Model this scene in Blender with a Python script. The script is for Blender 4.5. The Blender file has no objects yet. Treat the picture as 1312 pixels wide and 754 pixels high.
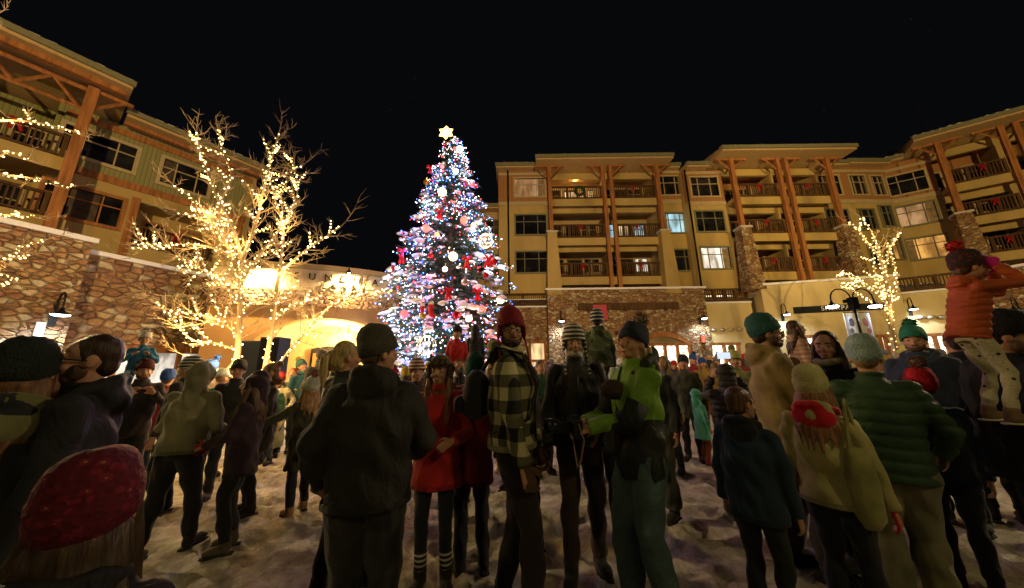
import bpy, math, random, numpy as np
from mathutils import Vector, Matrix, noise
random.seed(7)
R = math.radians
SC = bpy.context.scene
COL = SC.collection
# ---------------------------------------------------------------- camera model
F = 420.; TH = R(13); RO = R(.75); CX, CY, H = 656, 377, 1.45
def ray(px, py):
    x = px-CX; y = CY-py
    a = (x*math.cos(RO)-y*math.sin(RO))/F; b = (x*math.sin(RO)+y*math.cos(RO))/F
    return a, math.cos(TH)-math.sin(TH)*b, math.sin(TH)+math.cos(TH)*b
def at(px, py, Y):
    r = ray(px, py); t = Y/r[1]; return Vector((r[0]*t, Y, H+r[2]*t))
cam = bpy.data.cameras.new('camera'); camo = bpy.data.objects.new('camera', cam); COL.objects.link(camo)
cam.sensor_width = 36; cam.lens = F/1312*36; cam.clip_end = 2000; cam.clip_start = .05
camo.matrix_world = Matrix.Translation((0, 0, H)) @ Matrix.Rotation(R(90)+TH, 4, 'X') @ Matrix.Rotation(-RO, 4, 'Z')
SC.camera = camo
SC.view_settings.view_transform = 'Standard'; SC.view_settings.look = 'None'
SC.view_settings.gamma = 1; SC.view_settings.exposure = 0
SC.cycles.sample_clamp_indirect = 3; SC.cycles.sample_clamp_direct = 0
SC.cycles.use_light_tree = True; SC.cycles.max_bounces = 5
SC.cycles.use_denoising = True
# ---------------------------------------------------------------- materials
def nt(name):
    m = bpy.data.materials.new(name); m.use_nodes = True
    t = m.node_tree; b = t.nodes['Principled BSDF']; return m, t, b
def N(t, ty, **k):
    n = t.nodes.new(ty)
    for a, v in k.items():
        if a in n.inputs: n.inputs[a].default_value = v
        else: setattr(n, a, v)
    return n
def ramp(t, fac, stops, interp='LINEAR'):
    n = t.nodes.new('ShaderNodeValToRGB'); cr = n.color_ramp; cr.interpolation = interp
    while len(cr.elements) < len(stops): cr.elements.new(.5)
    for e, (p, c) in zip(cr.elements, stops):
        e.position = p; e.color = (*c, 1)
    t.links.new(fac, n.inputs[0]); return n.outputs[0]
def bump(t, b, h, s=.3, d=.02):
    n = N(t, 'ShaderNodeBump', Strength=s, Distance=d); t.links.new(h, n.inputs['Height']); t.links.new(n.outputs[0], b.inputs['Normal'])
def coords(t, sc=(1, 1, 1)):
    c = N(t, 'ShaderNodeTexCoord'); m = N(t, 'ShaderNodeMapping'); m.inputs['Scale'].default_value = sc
    t.links.new(c.outputs['Object'], m.inputs[0]); return m.outputs[0]
MC = {}
def mat(col, kind='cloth', rough=None):
    key = (tuple(col), kind, rough)
    if key in MC: return MC[key]
    m, t, b = nt(kind); L = t.links.new
    c = tuple(col)
    hi = tuple(min(1, x*1.35) for x in c); lo = tuple(x*.6 for x in c)
    def vary(sc, stops, det=4):
        n = N(t, 'ShaderNodeTexNoise', Scale=sc, Detail=det); L(coords(t), n.inputs['Vector'])
        L(ramp(t, n.outputs[0], stops), b.inputs['Base Color']); return n
    b.inputs['Roughness'].default_value = .85 if rough is None else rough
    b.inputs['Specular IOR Level'].default_value = .25
    if kind == 'cloth':
        vary(5, [(.3, lo), (.7, hi)])
        n = N(t, 'ShaderNodeTexNoise', Scale=14, Detail=6, Distortion=.6); L(coords(t, (1, 1, .6)), n.inputs['Vector']); bump(t, b, n.outputs[0], .55, .02)
        b.inputs['Sheen Weight'].default_value = .15
    elif kind == 'shell':
        vary(4, [(.3, lo), (.7, hi)]); b.inputs['Roughness'].default_value = .72
        n = N(t, 'ShaderNodeTexNoise', Scale=9, Detail=5, Distortion=1.6); L(coords(t, (1, 1, .5)), n.inputs['Vector']); bump(t, b, n.outputs[0], .7, .03)
    elif kind == 'puffer':
        vary(4, [(.3, lo), (.7, hi)]); b.inputs['Roughness'].default_value = .62
        n = N(t, 'ShaderNodeTexNoise', Scale=16, Detail=4, Distortion=1); L(coords(t), n.inputs['Vector']); bump(t, b, n.outputs[0], .5, .02)
    elif kind == 'knit':
        vary(12, [(.3, tuple(x*.75 for x in c)), (.7, tuple(min(1, x*1.2) for x in c))])
        w = N(t, 'ShaderNodeTexVoronoi', Scale=130); L(coords(t, (1, 1, .6)), w.inputs['Vector']); bump(t, b, w.outputs['Distance'], 1, .006)
    elif kind in ('fair', 'stripe', 'camo', 'print', 'rainbow'):
        cc = N(t, 'ShaderNodeTexCoord')
        if kind == 'fair':      # knitted pattern bands
            v = N(t, 'ShaderNodeTexVoronoi', Scale=38, distance='CHEBYCHEV'); L(coords(t, (1, 1, 1.6)), v.inputs['Vector'])
            L(ramp(t, v.outputs['Distance'], [(0, (.2, .15, .04)), (.09, (.14, .008, .018)), (.3, c), (.7, lo)], 'CONSTANT'), b.inputs['Base Color'])
        elif kind == 'camo':
            n = N(t, 'ShaderNodeTexNoise', Scale=7, Detail=1); L(coords(t), n.inputs['Vector'])
            L(ramp(t, n.outputs[0], [(0, lo), (.46, c), (.58, tuple(x*2.6 for x in c))], 'CONSTANT'), b.inputs['Base Color'])
        elif kind == 'print':
            v = N(t, 'ShaderNodeTexVoronoi', Scale=24); L(coords(t), v.inputs['Vector'])
            L(ramp(t, v.outputs['Distance'], [(0, (.02, .02, .02)), (.2, c)], 'CONSTANT'), b.inputs['Base Color'])
        else:
            w = N(t, 'ShaderNodeTexWave', Scale=9 if kind == 'stripe' else 5, Distortion=.3, bands_direction='Z'); L(cc.outputs['Object'], w.inputs['Vector'])
            L(ramp(t, w.outputs[0], [(0, lo), (.5, c), (.62, (.45, .42, .36))], 'CONSTANT'), b.inputs['Base Color'])
        n = N(t, 'ShaderNodeTexVoronoi', Scale=70); L(coords(t), n.inputs['Vector']); bump(t, b, n.outputs['Distance'], .6, .006)
    elif kind == 'plaid':
        cc = N(t, 'ShaderNodeTexCoord'); s = N(t, 'ShaderNodeSeparateXYZ'); L(cc.outputs['Object'], s.inputs[0])
        def sq(o, k, ph=0):
            a = N(t, 'ShaderNodeMath', operation='MULTIPLY_ADD'); L(o, a.inputs[0]); a.inputs[1].default_value = k; a.inputs[2].default_value = ph
            f = N(t, 'ShaderNodeMath', operation='SINE'); L(a.outputs[0], f.inputs[0])
            g = N(t, 'ShaderNodeMath', operation='GREATER_THAN'); L(f.outputs[0], g.inputs[0]); g.inputs[1].default_value = 0; return g.outputs[0]
        ad = N(t, 'ShaderNodeMath', operation='ADD'); L(s.outputs[0], ad.inputs[0]); L(s.outputs[1], ad.inputs[1])
        a = sq(ad.outputs[0], 42, .6); z = sq(s.outputs[2], 42)
        su = N(t, 'ShaderNodeMath', operation='ADD'); L(a, su.inputs[0]); L(z, su.inputs[1])
        mu = N(t, 'ShaderNodeMath', operation='MULTIPLY'); L(su.outputs[0], mu.inputs[0]); mu.inputs[1].default_value = .45
        L(ramp(t, mu.outputs[0], [(0, (.42, .38, .2)), (.3, (.09, .085, .045)), (.8, (.008, .008, .008))], 'CONSTANT'), b.inputs['Base Color'])
    elif kind == 'skin':
        n = vary(30, [(.3, tuple(x*.85 for x in c)), (.7, c)]); b.inputs['Roughness'].default_value = .5
        b.inputs['Subsurface Weight'].default_value = .08; b.inputs['Subsurface Radius'].default_value = (.01, .004, .002); bump(t, b, n.outputs[0], .1, .003)
    elif kind == 'hair':
        n = N(t, 'ShaderNodeTexNoise', Scale=60, Detail=3); L(coords(t, (1, 1, .12)), n.inputs['Vector'])
        L(ramp(t, n.outputs[0], [(.35, lo), (.65, hi)]), b.inputs['Base Color']); b.inputs['Roughness'].default_value = .45; bump(t, b, n.outputs[0], .8, .01)
    elif kind == 'block':   # colour-blocked ski jacket: bright shoulders and sleeves, dark lower body
        cc = N(t, 'ShaderNodeTexCoord'); s = N(t, 'ShaderNodeSeparateXYZ'); L(cc.outputs['Object'], s.inputs[0])
        a = N(t, 'ShaderNodeMath', operation='ABSOLUTE'); L(s.outputs[0], a.inputs[0])
        q = N(t, 'ShaderNodeMath', operation='MULTIPLY_ADD'); L(a.outputs[0], q.inputs[0]); q.inputs[1].default_value = -.45; L(s.outputs[2], q.inputs[2])
        y = N(t, 'ShaderNodeMath', operation='GREATER_THAN'); L(s.outputs[1], y.inputs[0]); y.inputs[1].default_value = .26
        y2 = N(t, 'ShaderNodeMath', operation='MULTIPLY_ADD'); L(y.outputs[0], y2.inputs[0]); y2.inputs[1].default_value = .5; L(q.outputs[0], y2.inputs[2])
        g = N(t, 'ShaderNodeMath', operation='GREATER_THAN'); L(y2.outputs[0], g.inputs[0]); g.inputs[1].default_value = 1.06
        mm = N(t, 'ShaderNodeMix', data_type='RGBA'); L(g.outputs[0], mm.inputs['Factor']); mm.inputs[6].default_value = (.016, .02, .013, 1); mm.inputs[7].default_value = (*c, 1); L(mm.outputs[2], b.inputs['Base Color'])
        b.inputs['Roughness'].default_value = .5; n = N(t, 'ShaderNodeTexNoise', Scale=9, Detail=5, Distortion=1.6); L(coords(t, (1, 1, .5)), n.inputs['Vector']); bump(t, b, n.outputs[0], .7, .03)
    elif kind == 'denim':
        n = N(t, 'ShaderNodeTexNoise', Scale=6, Detail=3); L(coords(t), n.inputs['Vector'])
        L(ramp(t, n.outputs[0], [(.3, lo), (.6, c), (.66, hi)]), b.inputs['Base Color'])
        n = N(t, 'ShaderNodeTexNoise', Scale=10, Detail=6, Distortion=1.2); L(coords(t), n.inputs['Vector']); bump(t, b, n.outputs[0], .7, .03)
    elif kind == 'plain':
        n = vary(8, [(.3, tuple(x*.88 for x in c)), (.7, tuple(min(1, x*1.08) for x in c))], 3)
    elif kind == 'stucco':
        a = N(t, 'ShaderNodeTexNoise', Scale=.7, Detail=6); L(coords(t, (1, 1, .35)), a.inputs['Vector'])
        L(ramp(t, a.outputs[0], [(.32, tuple(x*.62 for x in c)), (.45, tuple(x*.92 for x in c)), (.7, tuple(min(1, x*1.12) for x in c))]), b.inputs['Base Color'])
        n = N(t, 'ShaderNodeTexNoise', Scale=60, Detail=4); L(coords(t), n.inputs['Vector']); bump(t, b, n.outputs[0], .35, .01)
    elif kind == 'wood':
        n = N(t, 'ShaderNodeTexNoise', Scale=9, Detail=6); L(coords(t, (1, 1, .12)), n.inputs['Vector'])
        L(ramp(t, n.outputs[0], [(.3, lo), (.7, hi)]), b.inputs['Base Color']); bump(t, b, n.outputs[0], .3, .01)
    elif kind == 'siding':
        cc = N(t, 'ShaderNodeTexCoord'); s = N(t, 'ShaderNodeSeparateXYZ'); L(cc.outputs['Object'], s.inputs[0])
        ad = N(t, 'ShaderNodeMath', operation='ADD'); L(s.outputs[0], ad.inputs[0]); L(s.outputs[1], ad.inputs[1])
        a = N(t, 'ShaderNodeMath', operation='MULTIPLY'); L(ad.outputs[0], a.inputs[0]); a.inputs[1].default_value = 5
        f = N(t, 'ShaderNodeMath', operation='FRACT'); L(a.outputs[0], f.inputs[0])
        L(ramp(t, f.outputs[0], [(0, tuple(x*.35 for x in c)), (.1, c), (.9, tuple(x*.85 for x in c)), (1, tuple(x*.35 for x in c))]), b.inputs['Base Color'])
    elif kind == 'metal':
        b.inputs['Base Color'].default_value = (*c, 1); b.inputs['Metallic'].default_value = .6; b.inputs['Roughness'].default_value = .4 if rough is None else rough
        n = N(t, 'ShaderNodeTexNoise', Scale=20); L(coords(t), n.inputs['Vector']); bump(t, b, n.outputs[0], .1, .01)
    elif kind == 'glass':
        n = N(t, 'ShaderNodeTexNoise', Scale=1.3, Detail=1); L(coords(t), n.inputs['Vector'])
        L(ramp(t, n.outputs[0], [(.4, c), (.75, tuple(x*2.5+.01 for x in c))]), b.inputs['Base Color']); b.inputs['Roughness'].default_value = .06; b.inputs['Specular IOR Level'].default_value = .6
    elif kind in ('stone', 'flag', 'brick'):
        sc = {'stone': 5.0, 'flag': 3.6, 'brick': 4.6}[kind]
        cd = coords(t, (1, 1, 1.55))
        dn = N(t, 'ShaderNodeTexNoise', Scale=1.6, Detail=1); L(cd, dn.inputs['Vector'])
        mx = N(t, 'ShaderNodeMix', data_type='VECTOR'); mx.inputs['Factor'].default_value = .12
        L(cd, mx.inputs[4]); L(dn.outputs['Color'], mx.inputs[5])
        v = N(t, 'ShaderNodeTexVoronoi', Scale=sc, Randomness=.9); L(mx.outputs[1], v.inputs['Vector'])
        e = N(t, 'ShaderNodeTexVoronoi', Scale=sc, Randomness=.9, feature='DISTANCE_TO_EDGE'); L(mx.outputs[1], e.inputs['Vector'])
        s = N(t, 'ShaderNodeSeparateColor'); L(v.outputs['Color'], s.inputs[0])
        base = ramp(t, s.outputs[0], [(0, (.33, .2, .1)), (.16, (.4, .25, .12)), (.34, (.27, .15, .08)), (.48, (.46, .34, .18)), (.62, (.36, .2, .11)), (.74, (.54, .46, .3)), (.92, (.22, .14, .08))], 'CONSTANT')
        fn = N(t, 'ShaderNodeTexNoise', Scale=7, Detail=6); L(cd, fn.inputs['Vector'])
        m2 = N(t, 'ShaderNodeMix', data_type='RGBA', blend_type='MULTIPLY'); m2.inputs['Factor'].default_value = .8
        L(base, m2.inputs[6]); L(ramp(t, fn.outputs[0], [(.3, (.55, .5, .5)), (.65, (1.15, 1.1, 1.05))]), m2.inputs[7])
        m3 = N(t, 'ShaderNodeMix', data_type='RGBA'); L(ramp(t, e.outputs['Distance'], [(0, (1, 1, 1)), (.045, (0, 0, 0))]), m3.inputs['Factor'])
        L(m2.outputs[2], m3.inputs[6]); m3.inputs[7].default_value = (.23, .155, .085, 1); L(m3.outputs[2], b.inputs['Base Color'])
        hm = N(t, 'ShaderNodeMath', operation='MULTIPLY_ADD'); L(ramp(t, e.outputs['Distance'], [(0, (0, 0, 0)), (.16, (1, 1, 1))]), hm.inputs[0]); hm.inputs[1].default_value = 1.6
        L(fn.outputs[0], hm.inputs[2]); bump(t, b, hm.outputs[0], .9, .05)
    elif kind == 'snow':
        n = N(t, 'ShaderNodeTexNoise', Scale=25, Detail=5); L(coords(t), n.inputs['Vector']); bump(t, b, n.outputs[0], .4, .02)
        b.inputs['Base Color'].default_value = (*c, 1); b.inputs['Roughness'].default_value = .6
    elif kind == 'trodden':
        n = N(t, 'ShaderNodeTexNoise', Scale=3.2, Detail=12, Roughness=.78, Distortion=.9); L(coords(t, (1, .75, 1)), n.inputs['Vector'])
        L(ramp(t, n.outputs[0], [(.34, (.22, .165, .11)), (.44, (.46, .38, .27)), (.52, (.62, .55, .43)), (.64, (.82, .78, .7))]), b.inputs['Base Color'])
        n2 = N(t, 'ShaderNodeTexNoise', Scale=6, Detail=9, Roughness=.75, Distortion=1.2); L(coords(t), n2.inputs['Vector']); bump(t, b, n2.outputs[0], .9, .09)
        b.inputs['Roughness'].default_value = .75
    MC[key] = m; return m
EC = {}
def emit(col, s, kind='plain', sample=True):
    key = (tuple(col), s, kind)
    if key in EC: return EC[key]
    m, t, b = nt('lamp_glow'); L = t.links.new
    b.inputs['Base Color'].default_value = (*[x*.3 for x in col], 1)
    b.inputs['Emission Strength'].default_value = s
    if kind == 'plain': b.inputs['Emission Color'].default_value = (*col, 1)
    else:
        sc = (1.2, 1.2, .4) if kind == 'curtain' else (1.6, 1.6, 1.6)
        n = N(t, 'ShaderNodeTexNoise', Scale=1.7 if kind == 'curtain' else 3, Detail=3, Distortion=.4); L(coords(t, sc), n.inputs['Vector'])
        L(ramp(t, n.outputs[0], [(.38, tuple(x*.18 for x in col)), (.5, tuple(x*.6 for x in col)), (.62, col)]), b.inputs['Emission Color'])
    if not sample: m.cycles.emission_sampling = 'NONE'
    EC[key] = m; return m
# ---------------------------------------------------------------- mesh builder (world coordinates)
ICO = {}
def ico(n):
    if n not in ICO:
        import bmesh
        bm = bmesh.new(); bmesh.ops.create_icosphere(bm, subdivisions=n, radius=1)
        ICO[n] = ([v.co.copy() for v in bm.verts], [[v.index for v in f.verts] for f in bm.faces]); bm.free()
    return ICO[n]
class MB:
    def __init__(s): s.v = []; s.f = []
    def add(s, vs, fs):
        o = len(s.v); s.v += [tuple(v) for v in vs]; s.f += [tuple(i+o for i in f) for f in fs]; return s
    def hexa(s, p):
        return s.add(p, [(0, 3, 2, 1), (4, 5, 6, 7), (0, 1, 5, 4), (1, 2, 6, 5), (2, 3, 7, 6), (3, 0, 4, 7)])
    def box(s, a, b, M=None):
        p = [Vector((x, y, z)) for z in (a[2], b[2]) for x, y in ((a[0], a[1]), (b[0], a[1]), (b[0], b[1]), (a[0], b[1]))]
        if M: p = [M @ q for q in p]
        return s.hexa(p)
    def fb(s, fr, u0, u1, d0, d1, z0, z1):
        return s.hexa([fr.w(u, d, z) for z in (z0, z1) for u, d in ((u0, d0), (u1, d0), (u1, d1), (u0, d1))])
    def tube(s, pts, rad, n=8, up=None, cap=True):
        """rad: scalars or (rx, ry) per point; up: reference axis for ry"""
        pts = [Vector(p) for p in pts]; k = len(pts)
        if not isinstance(rad, (list, tuple)): rad = [rad]*k
        vs = []; prev = None
        for i, p in enumerate(pts):
            d = (pts[min(i+1, k-1)]-pts[max(i-1, 0)])
            d = d.normalized() if d.length > 1e-9 else Vector((0, 0, 1))
            ref = Vector(up) if up is not None else (prev if prev is not None else (Vector((0, 0, 1)) if abs(d.z) < .9 else Vector((1, 0, 0))))
            b = (ref-d*ref.dot(d))
            if b.length < 1e-6: b = d.orthogonal()
            b.normalize(); a = b.cross(d); prev = b
            r = rad[i]; rx, ry = r if isinstance(r, (tuple, list)) else (r, r)
            for j in range(n):
                t = 2*math.pi*j/n; vs.append(p+a*(rx*math.cos(t))+b*(ry*math.sin(t)))
        fs = [(i*n+j, i*n+(j+1) % n, (i+1)*n+(j+1) % n, (i+1)*n+j) for i in range(k-1) for j in range(n)]
        if cap:
            fs.append(tuple(range(n-1, -1, -1))); fs.append(tuple((k-1)*n+j for j in range(n)))
        return s.add(vs, fs)
    def ell(s, c, r, M=None, n=2):
        vs, fs = ico(n); r = (r, r, r) if not hasattr(r, '__len__') else r
        out = []
        for v in vs:
            p = Vector((v.x*r[0], v.y*r[1], v.z*r[2]))
            if M: p = M @ p
            out.append(p+Vector(c))
        return s.add(out, fs)
    def cap(s, a, b, ra, rb, n=10):
        a, b = Vector(a), Vector(b); s.tube([a, b], [ra, rb], n); s.ell(a, ra, n=2); s.ell(b, rb, n=2); return s
    def xf(s, M): s.v = [tuple(M @ Vector(v)) for v in s.v]; return s
    def mesh(s, name):
        m = bpy.data.meshes.new(name); m.from_pydata(s.v, [], s.f); m.update(); return m
    def build(s, name, m, parent=None, smooth=False, label=None, loc=None):
        L = Vector(loc) if loc is not None else (parent_world(parent) if parent else Vector((0, 0, 0)))
        s.v = [(x-L.x, y-L.y, z-L.z) for x, y, z in s.v]
        me = s.mesh(name); me.materials.append(m)
        if smooth: me.polygons.foreach_set('use_smooth', [True]*len(me.polygons))
        o = bpy.data.objects.new(name, me); COL.objects.link(o)
        if parent: o.parent = parent
        elif loc is not None: o.location = loc
        if label: o['label'] = label
        return o
def parent_world(o):
    v = Vector((0, 0, 0))
    while o: v += Vector(o.location); o = o.parent
    return v
def thing(name, label, cat, loc=(0, 0, 0), rz=0, group=None):
    o = bpy.data.objects.new(name, None); COL.objects.link(o); o.location = loc; o.rotation_euler = (0, 0, rz)
    o['label'] = label; o['category'] = cat; o.empty_display_size = .2
    if group: o['group'] = group
    return o
def tag(o, label, cat, group=None, kind=None):
    if label: o['label'] = label
    if cat: o['category'] = cat
    if group: o['group'] = group
    if kind: o['kind'] = kind
    return o
def lamp(name, kind, loc, col, power, parent=None, size=.05, **k):
    l = bpy.data.lights.new(name, kind); l.color = col; l.energy = power
    if kind in ('POINT', 'SPOT'): l.shadow_soft_size = size
    if kind == 'SPOT': l.spot_size = k.get('ang', R(100)); l.spot_blend = k.get('blend', .6)
    o = bpy.data.objects.new(name, l); COL.objects.link(o)
    pl = parent_world(parent) if parent else Vector((0, 0, 0))
    o.location = Vector(loc)-pl
    if parent: o.parent = parent
    if 'to' in k: o.rotation_euler = (Vector(k['to'])-Vector(loc)).to_track_quat('-Z', 'Y').to_euler()
    return o
# ---------------------------------------------------------------- facade frames
class Fr:
    """u runs left to right as seen from the plaza, d runs into the building"""
    def __init__(s, x, y, ang=None, to=None):
        s.o = Vector((x, y))
        s.a = math.atan2(to[1]-y, to[0]-x) if to else R(ang)
        s.u = Vector((math.cos(s.a), math.sin(s.a))); s.n = Vector((-s.u.y, s.u.x))
        s.len = math.hypot(to[0]-x, to[1]-y) if to else 0
    def w(s, u, d, z):
        p = s.o+s.u*u+s.n*d; return Vector((p.x, p.y, z))
    def uz(s, px, py, d=0):
        r = ray(px, py); c = s.n.dot(s.o)+d; t = c/(s.n.x*r[0]+s.n.y*r[1])
        p = Vector((r[0]*t, r[1]*t)); return (p-s.o).dot(s.u), H+r[2]*t
    def U(s, px, py, d=0): return s.uz(px, py, d)[0]
def fwall(mb, fr, u0, u1, z0, z1, ops=(), d=0, th=.3):
    us = sorted({u0, u1, *[min(max(q, u0), u1) for o in ops for q in o[:2]]}); zs = sorted({z0, z1, *[min(max(q, z0), z1) for o in ops for q in o[2:4]]})
    for a, b in zip(us, us[1:]):
        run = None
        for c, e in zip(zs, zs[1:]):
            mu, mz = (a+b)/2, (c+e)/2
            hole = any(o[0] < mu < o[1] and o[2] < mz < o[3] for o in ops)
            if hole:
                if run: mb.fb(fr, a, b, d, d+th, run[0], run[1]); run = None
            else: run = (run[0], e) if run else (c, e)
        if run: mb.fb(fr, a, b, d, d+th, run[0], run[1])
CREAM = mat((.62, .5, .25), 'stucco'); OCHRE = mat((.46, .33, .12), 'stucco'); SAGE = mat((.27, .26, .11), 'siding')
RUST = mat((.40, .19, .07), 'siding'); TIMBER = mat((.34, .14, .045), 'wood'); DARKWOOD = mat((.085, .045, .02), 'wood')
TRIM = mat((.2, .19, .11), 'plain'); CTRIM = mat((.45, .36, .2), 'plain'); STONE = mat((0, 0, 0), 'stone'); FLAG = mat((0, 0, 0), 'flag')
GLASS = mat((.006, .006, .007), 'glass'); SNOW = mat((.8, .8, .82), 'snow'); CAPM = mat((.55, .5, .44), 'plain'); ORANGE = mat((.5, .2, .05), 'stucco')
BLACKM = mat((.015, .015, .015), 'metal'); SOFFIT = mat((.5, .34, .15), 'plain'); DOORWOOD = mat((.3, .12, .035), 'wood')
LIT = {'warm': emit((1, .72, .36), 1.1, 'curtain'), 'dim': emit((1, .6, .3), .35, 'curtain'), 'cool': emit((.5, .85, 1), .9, 'curtain'), 'gold': emit((1, .5, .12), .75, 'curtain'),
       'store': emit((1, .86, .62), 4.2, 'room'), 'white': emit((1, .93, .8), 1.1, 'curtain')}
WR = random.Random(5)
def window(fr, par, u0, u1, z0, z1, lit=None, cols=3, transom=.68, d=0, trim=TRIM, name='window', sur=.11, lab=None):
    m = MB(); s = sur
    m.fb(fr, u0-s, u0, d-.05, d+.12, z0-s, z1+s); m.fb(fr, u1, u1+s, d-.05, d+.12, z0-s, z1+s)
    m.fb(fr, u0, u1, d-.05, d+.12, z1, z1+s); m.fb(fr, u0-.04, u1+.04, d-.09, d+.12, z0-s, z0)
    w = u1-u0; t = .045
    xs = [u0+w*k/cols for k in range(1, cols)] if cols != 3 else [u0+w*.27, u0+w*.73]
    for x in xs: m.fb(fr, x-t/2, x+t/2, d+.04, d+.1, z0, z1)
    if transom:
        zt = z0+(z1-z0)*transom; e = [u0]+[q for x in xs for q in (x-t/2, x+t/2)]+[u1]
        for a, b in zip(e[::2], e[1::2]): m.fb(fr, a, b, d+.042, d+.098, zt-t/2, zt+t/2)
    f = m.build(name, trim, par, label=lab)
    MB().fb(fr, u0, u1, d+.1, d+.13, z0, z1).build('pane', LIT[lit] if lit else GLASS, f)
    if not lit and (u1-u0) > 1 and WR.random() < .5:
        c0, c1 = WR.choice([(0, .25), (.75, 1), (0, 1), (.3, .7)]); zb = z0+(z1-z0)*WR.uniform(.35, .8) if c1-c0 == 1 else z0+.02
        MB().fb(fr, u0+.02+(u1-u0-.04)*c0, u0+.02+(u1-u0-.04)*c1, d+.088, d+.098, zb, z1-.01).build('curtain', mat((.07, .05, .03), 'cloth'), f)
    if lit:
        c = MB()
        cu = random.choice([(0, .22), (.78, 1), (.3, .62)])
        c.fb(fr, u0+w*cu[0], u0+w*cu[1], d+.085, d+.097, z0+.02, z1-.02); c.build('curtain', mat((.3, .22, .13), 'cloth'), f)
    return f
def railing(fr, par, u0, u1, z0, z1, d, m=DARKWOOD, posts=3, name='railing'):
    b = MB(); b.fb(fr, u0, u1, d-.04, d+.08, z1-.1, z1); b.fb(fr, u0, u1, d, d+.05, z0+.08, z0+.16)
    b.fb(fr, u0, u1, d-.03, d+.06, z0-.22, z0+.05)
    for k in range(posts+1):
        x = u0+.06+(u1-u0-.12)*k/posts; b.fb(fr, x-.06, x+.06, d-.05, d+.09, z0+.05, z1-.102)
    n = max(2, int((u1-u0)/.13))
    for k in range(n):
        x = u0+(u1-u0)*(k+.5)/n; b.fb(fr, x-.025, x+.025, d+.01, d+.04, z0+.162, z1-.102)
    return b.build(name, m, par)
def bow(p, fr, label, sc=1.):
    """red ribbon bow with two loops and two tails"""
    sc *= .82; b = MB(); n = fr.n
    def P(u, z, d=0): q = fr.u*u-n*(.05+d); return (p[0]+q.x, p[1]+q.y, p[2]+z)
    for s in (-1, 1):
        b.tube([P(0, 0), P(s*.1*sc, .09*sc, .03), P(s*.19*sc, .07*sc, .02), P(s*.17*sc, -.02*sc), P(0, 0)], [(.03*sc, .05*sc)]*5, 6, up=(n.x, n.y, 0))
        b.tube([P(0, 0), P(s*.06*sc, -.15*sc, .02), P(s*.13*sc, -.36*sc)], [(.04*sc, .012), (.05*sc, .012), (.055*sc, .012)], 6, up=(n.x, n.y, 0))
    b.ell(P(0, 0, .03), .045*sc, n=1)
    o = b.build('ribbon_bow', mat((.34, .008, .012), 'plain', .6), loc=Vector(p), smooth=True)
    return tag(o, label, 'bow', 'red ribbon bows on the balcony railings')
def brace(mb, fr, u, d, z, s, ln=.8, r=.06):
    mb.tube([fr.w(u+s*.12, d, z-ln), fr.w(u+s*(.12+ln*.8), d, z-.08)], r, 4)
    mb.fb(fr, min(u+s*.13, u+s*(ln+.25)), max(u+s*.13, u+s*(ln+.25)), d-.06, d+.06, z-.1, z+.04)
# ================================================================ HOTEL, CENTRE
def wincol(fr, bd, cols, F, lits, h0=.55, h1=2.0):
    """cols: (u0,u1); returns openings"""
    ops = []
    for ci, (a, b) in enumerate(cols):
        for k, f in enumerate(F):
            ops.append((a, b, f+h0, f+h1))
            window(fr, bd, a, b, f+h0, f+h1, lits.get((ci, k)), trim=CTRIM if k == 2 else TRIM)
    return ops
def strips(fr, bd, u0, u1, F, top, ops, pn='wall'):
    """three storeys: rust siding on top, stucco below, moulding bands"""
    m = MB(); fwall(m, fr, u0, u1, 6.0, F[2]+.1, ops); m.build(pn, OCHRE, bd)
    m = MB(); fwall(m, fr, u0, u1, F[2]+.1, top, ops); m.build(pn, RUST, bd)
    for q0, q1 in ((F[2]-.12, F[2]+.16), (F[2]+2.25, F[2]+2.45)): MB().fb(fr, u0, u1, -.06, .02, q0, q1).build('moulding', CTRIM, bd)
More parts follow.
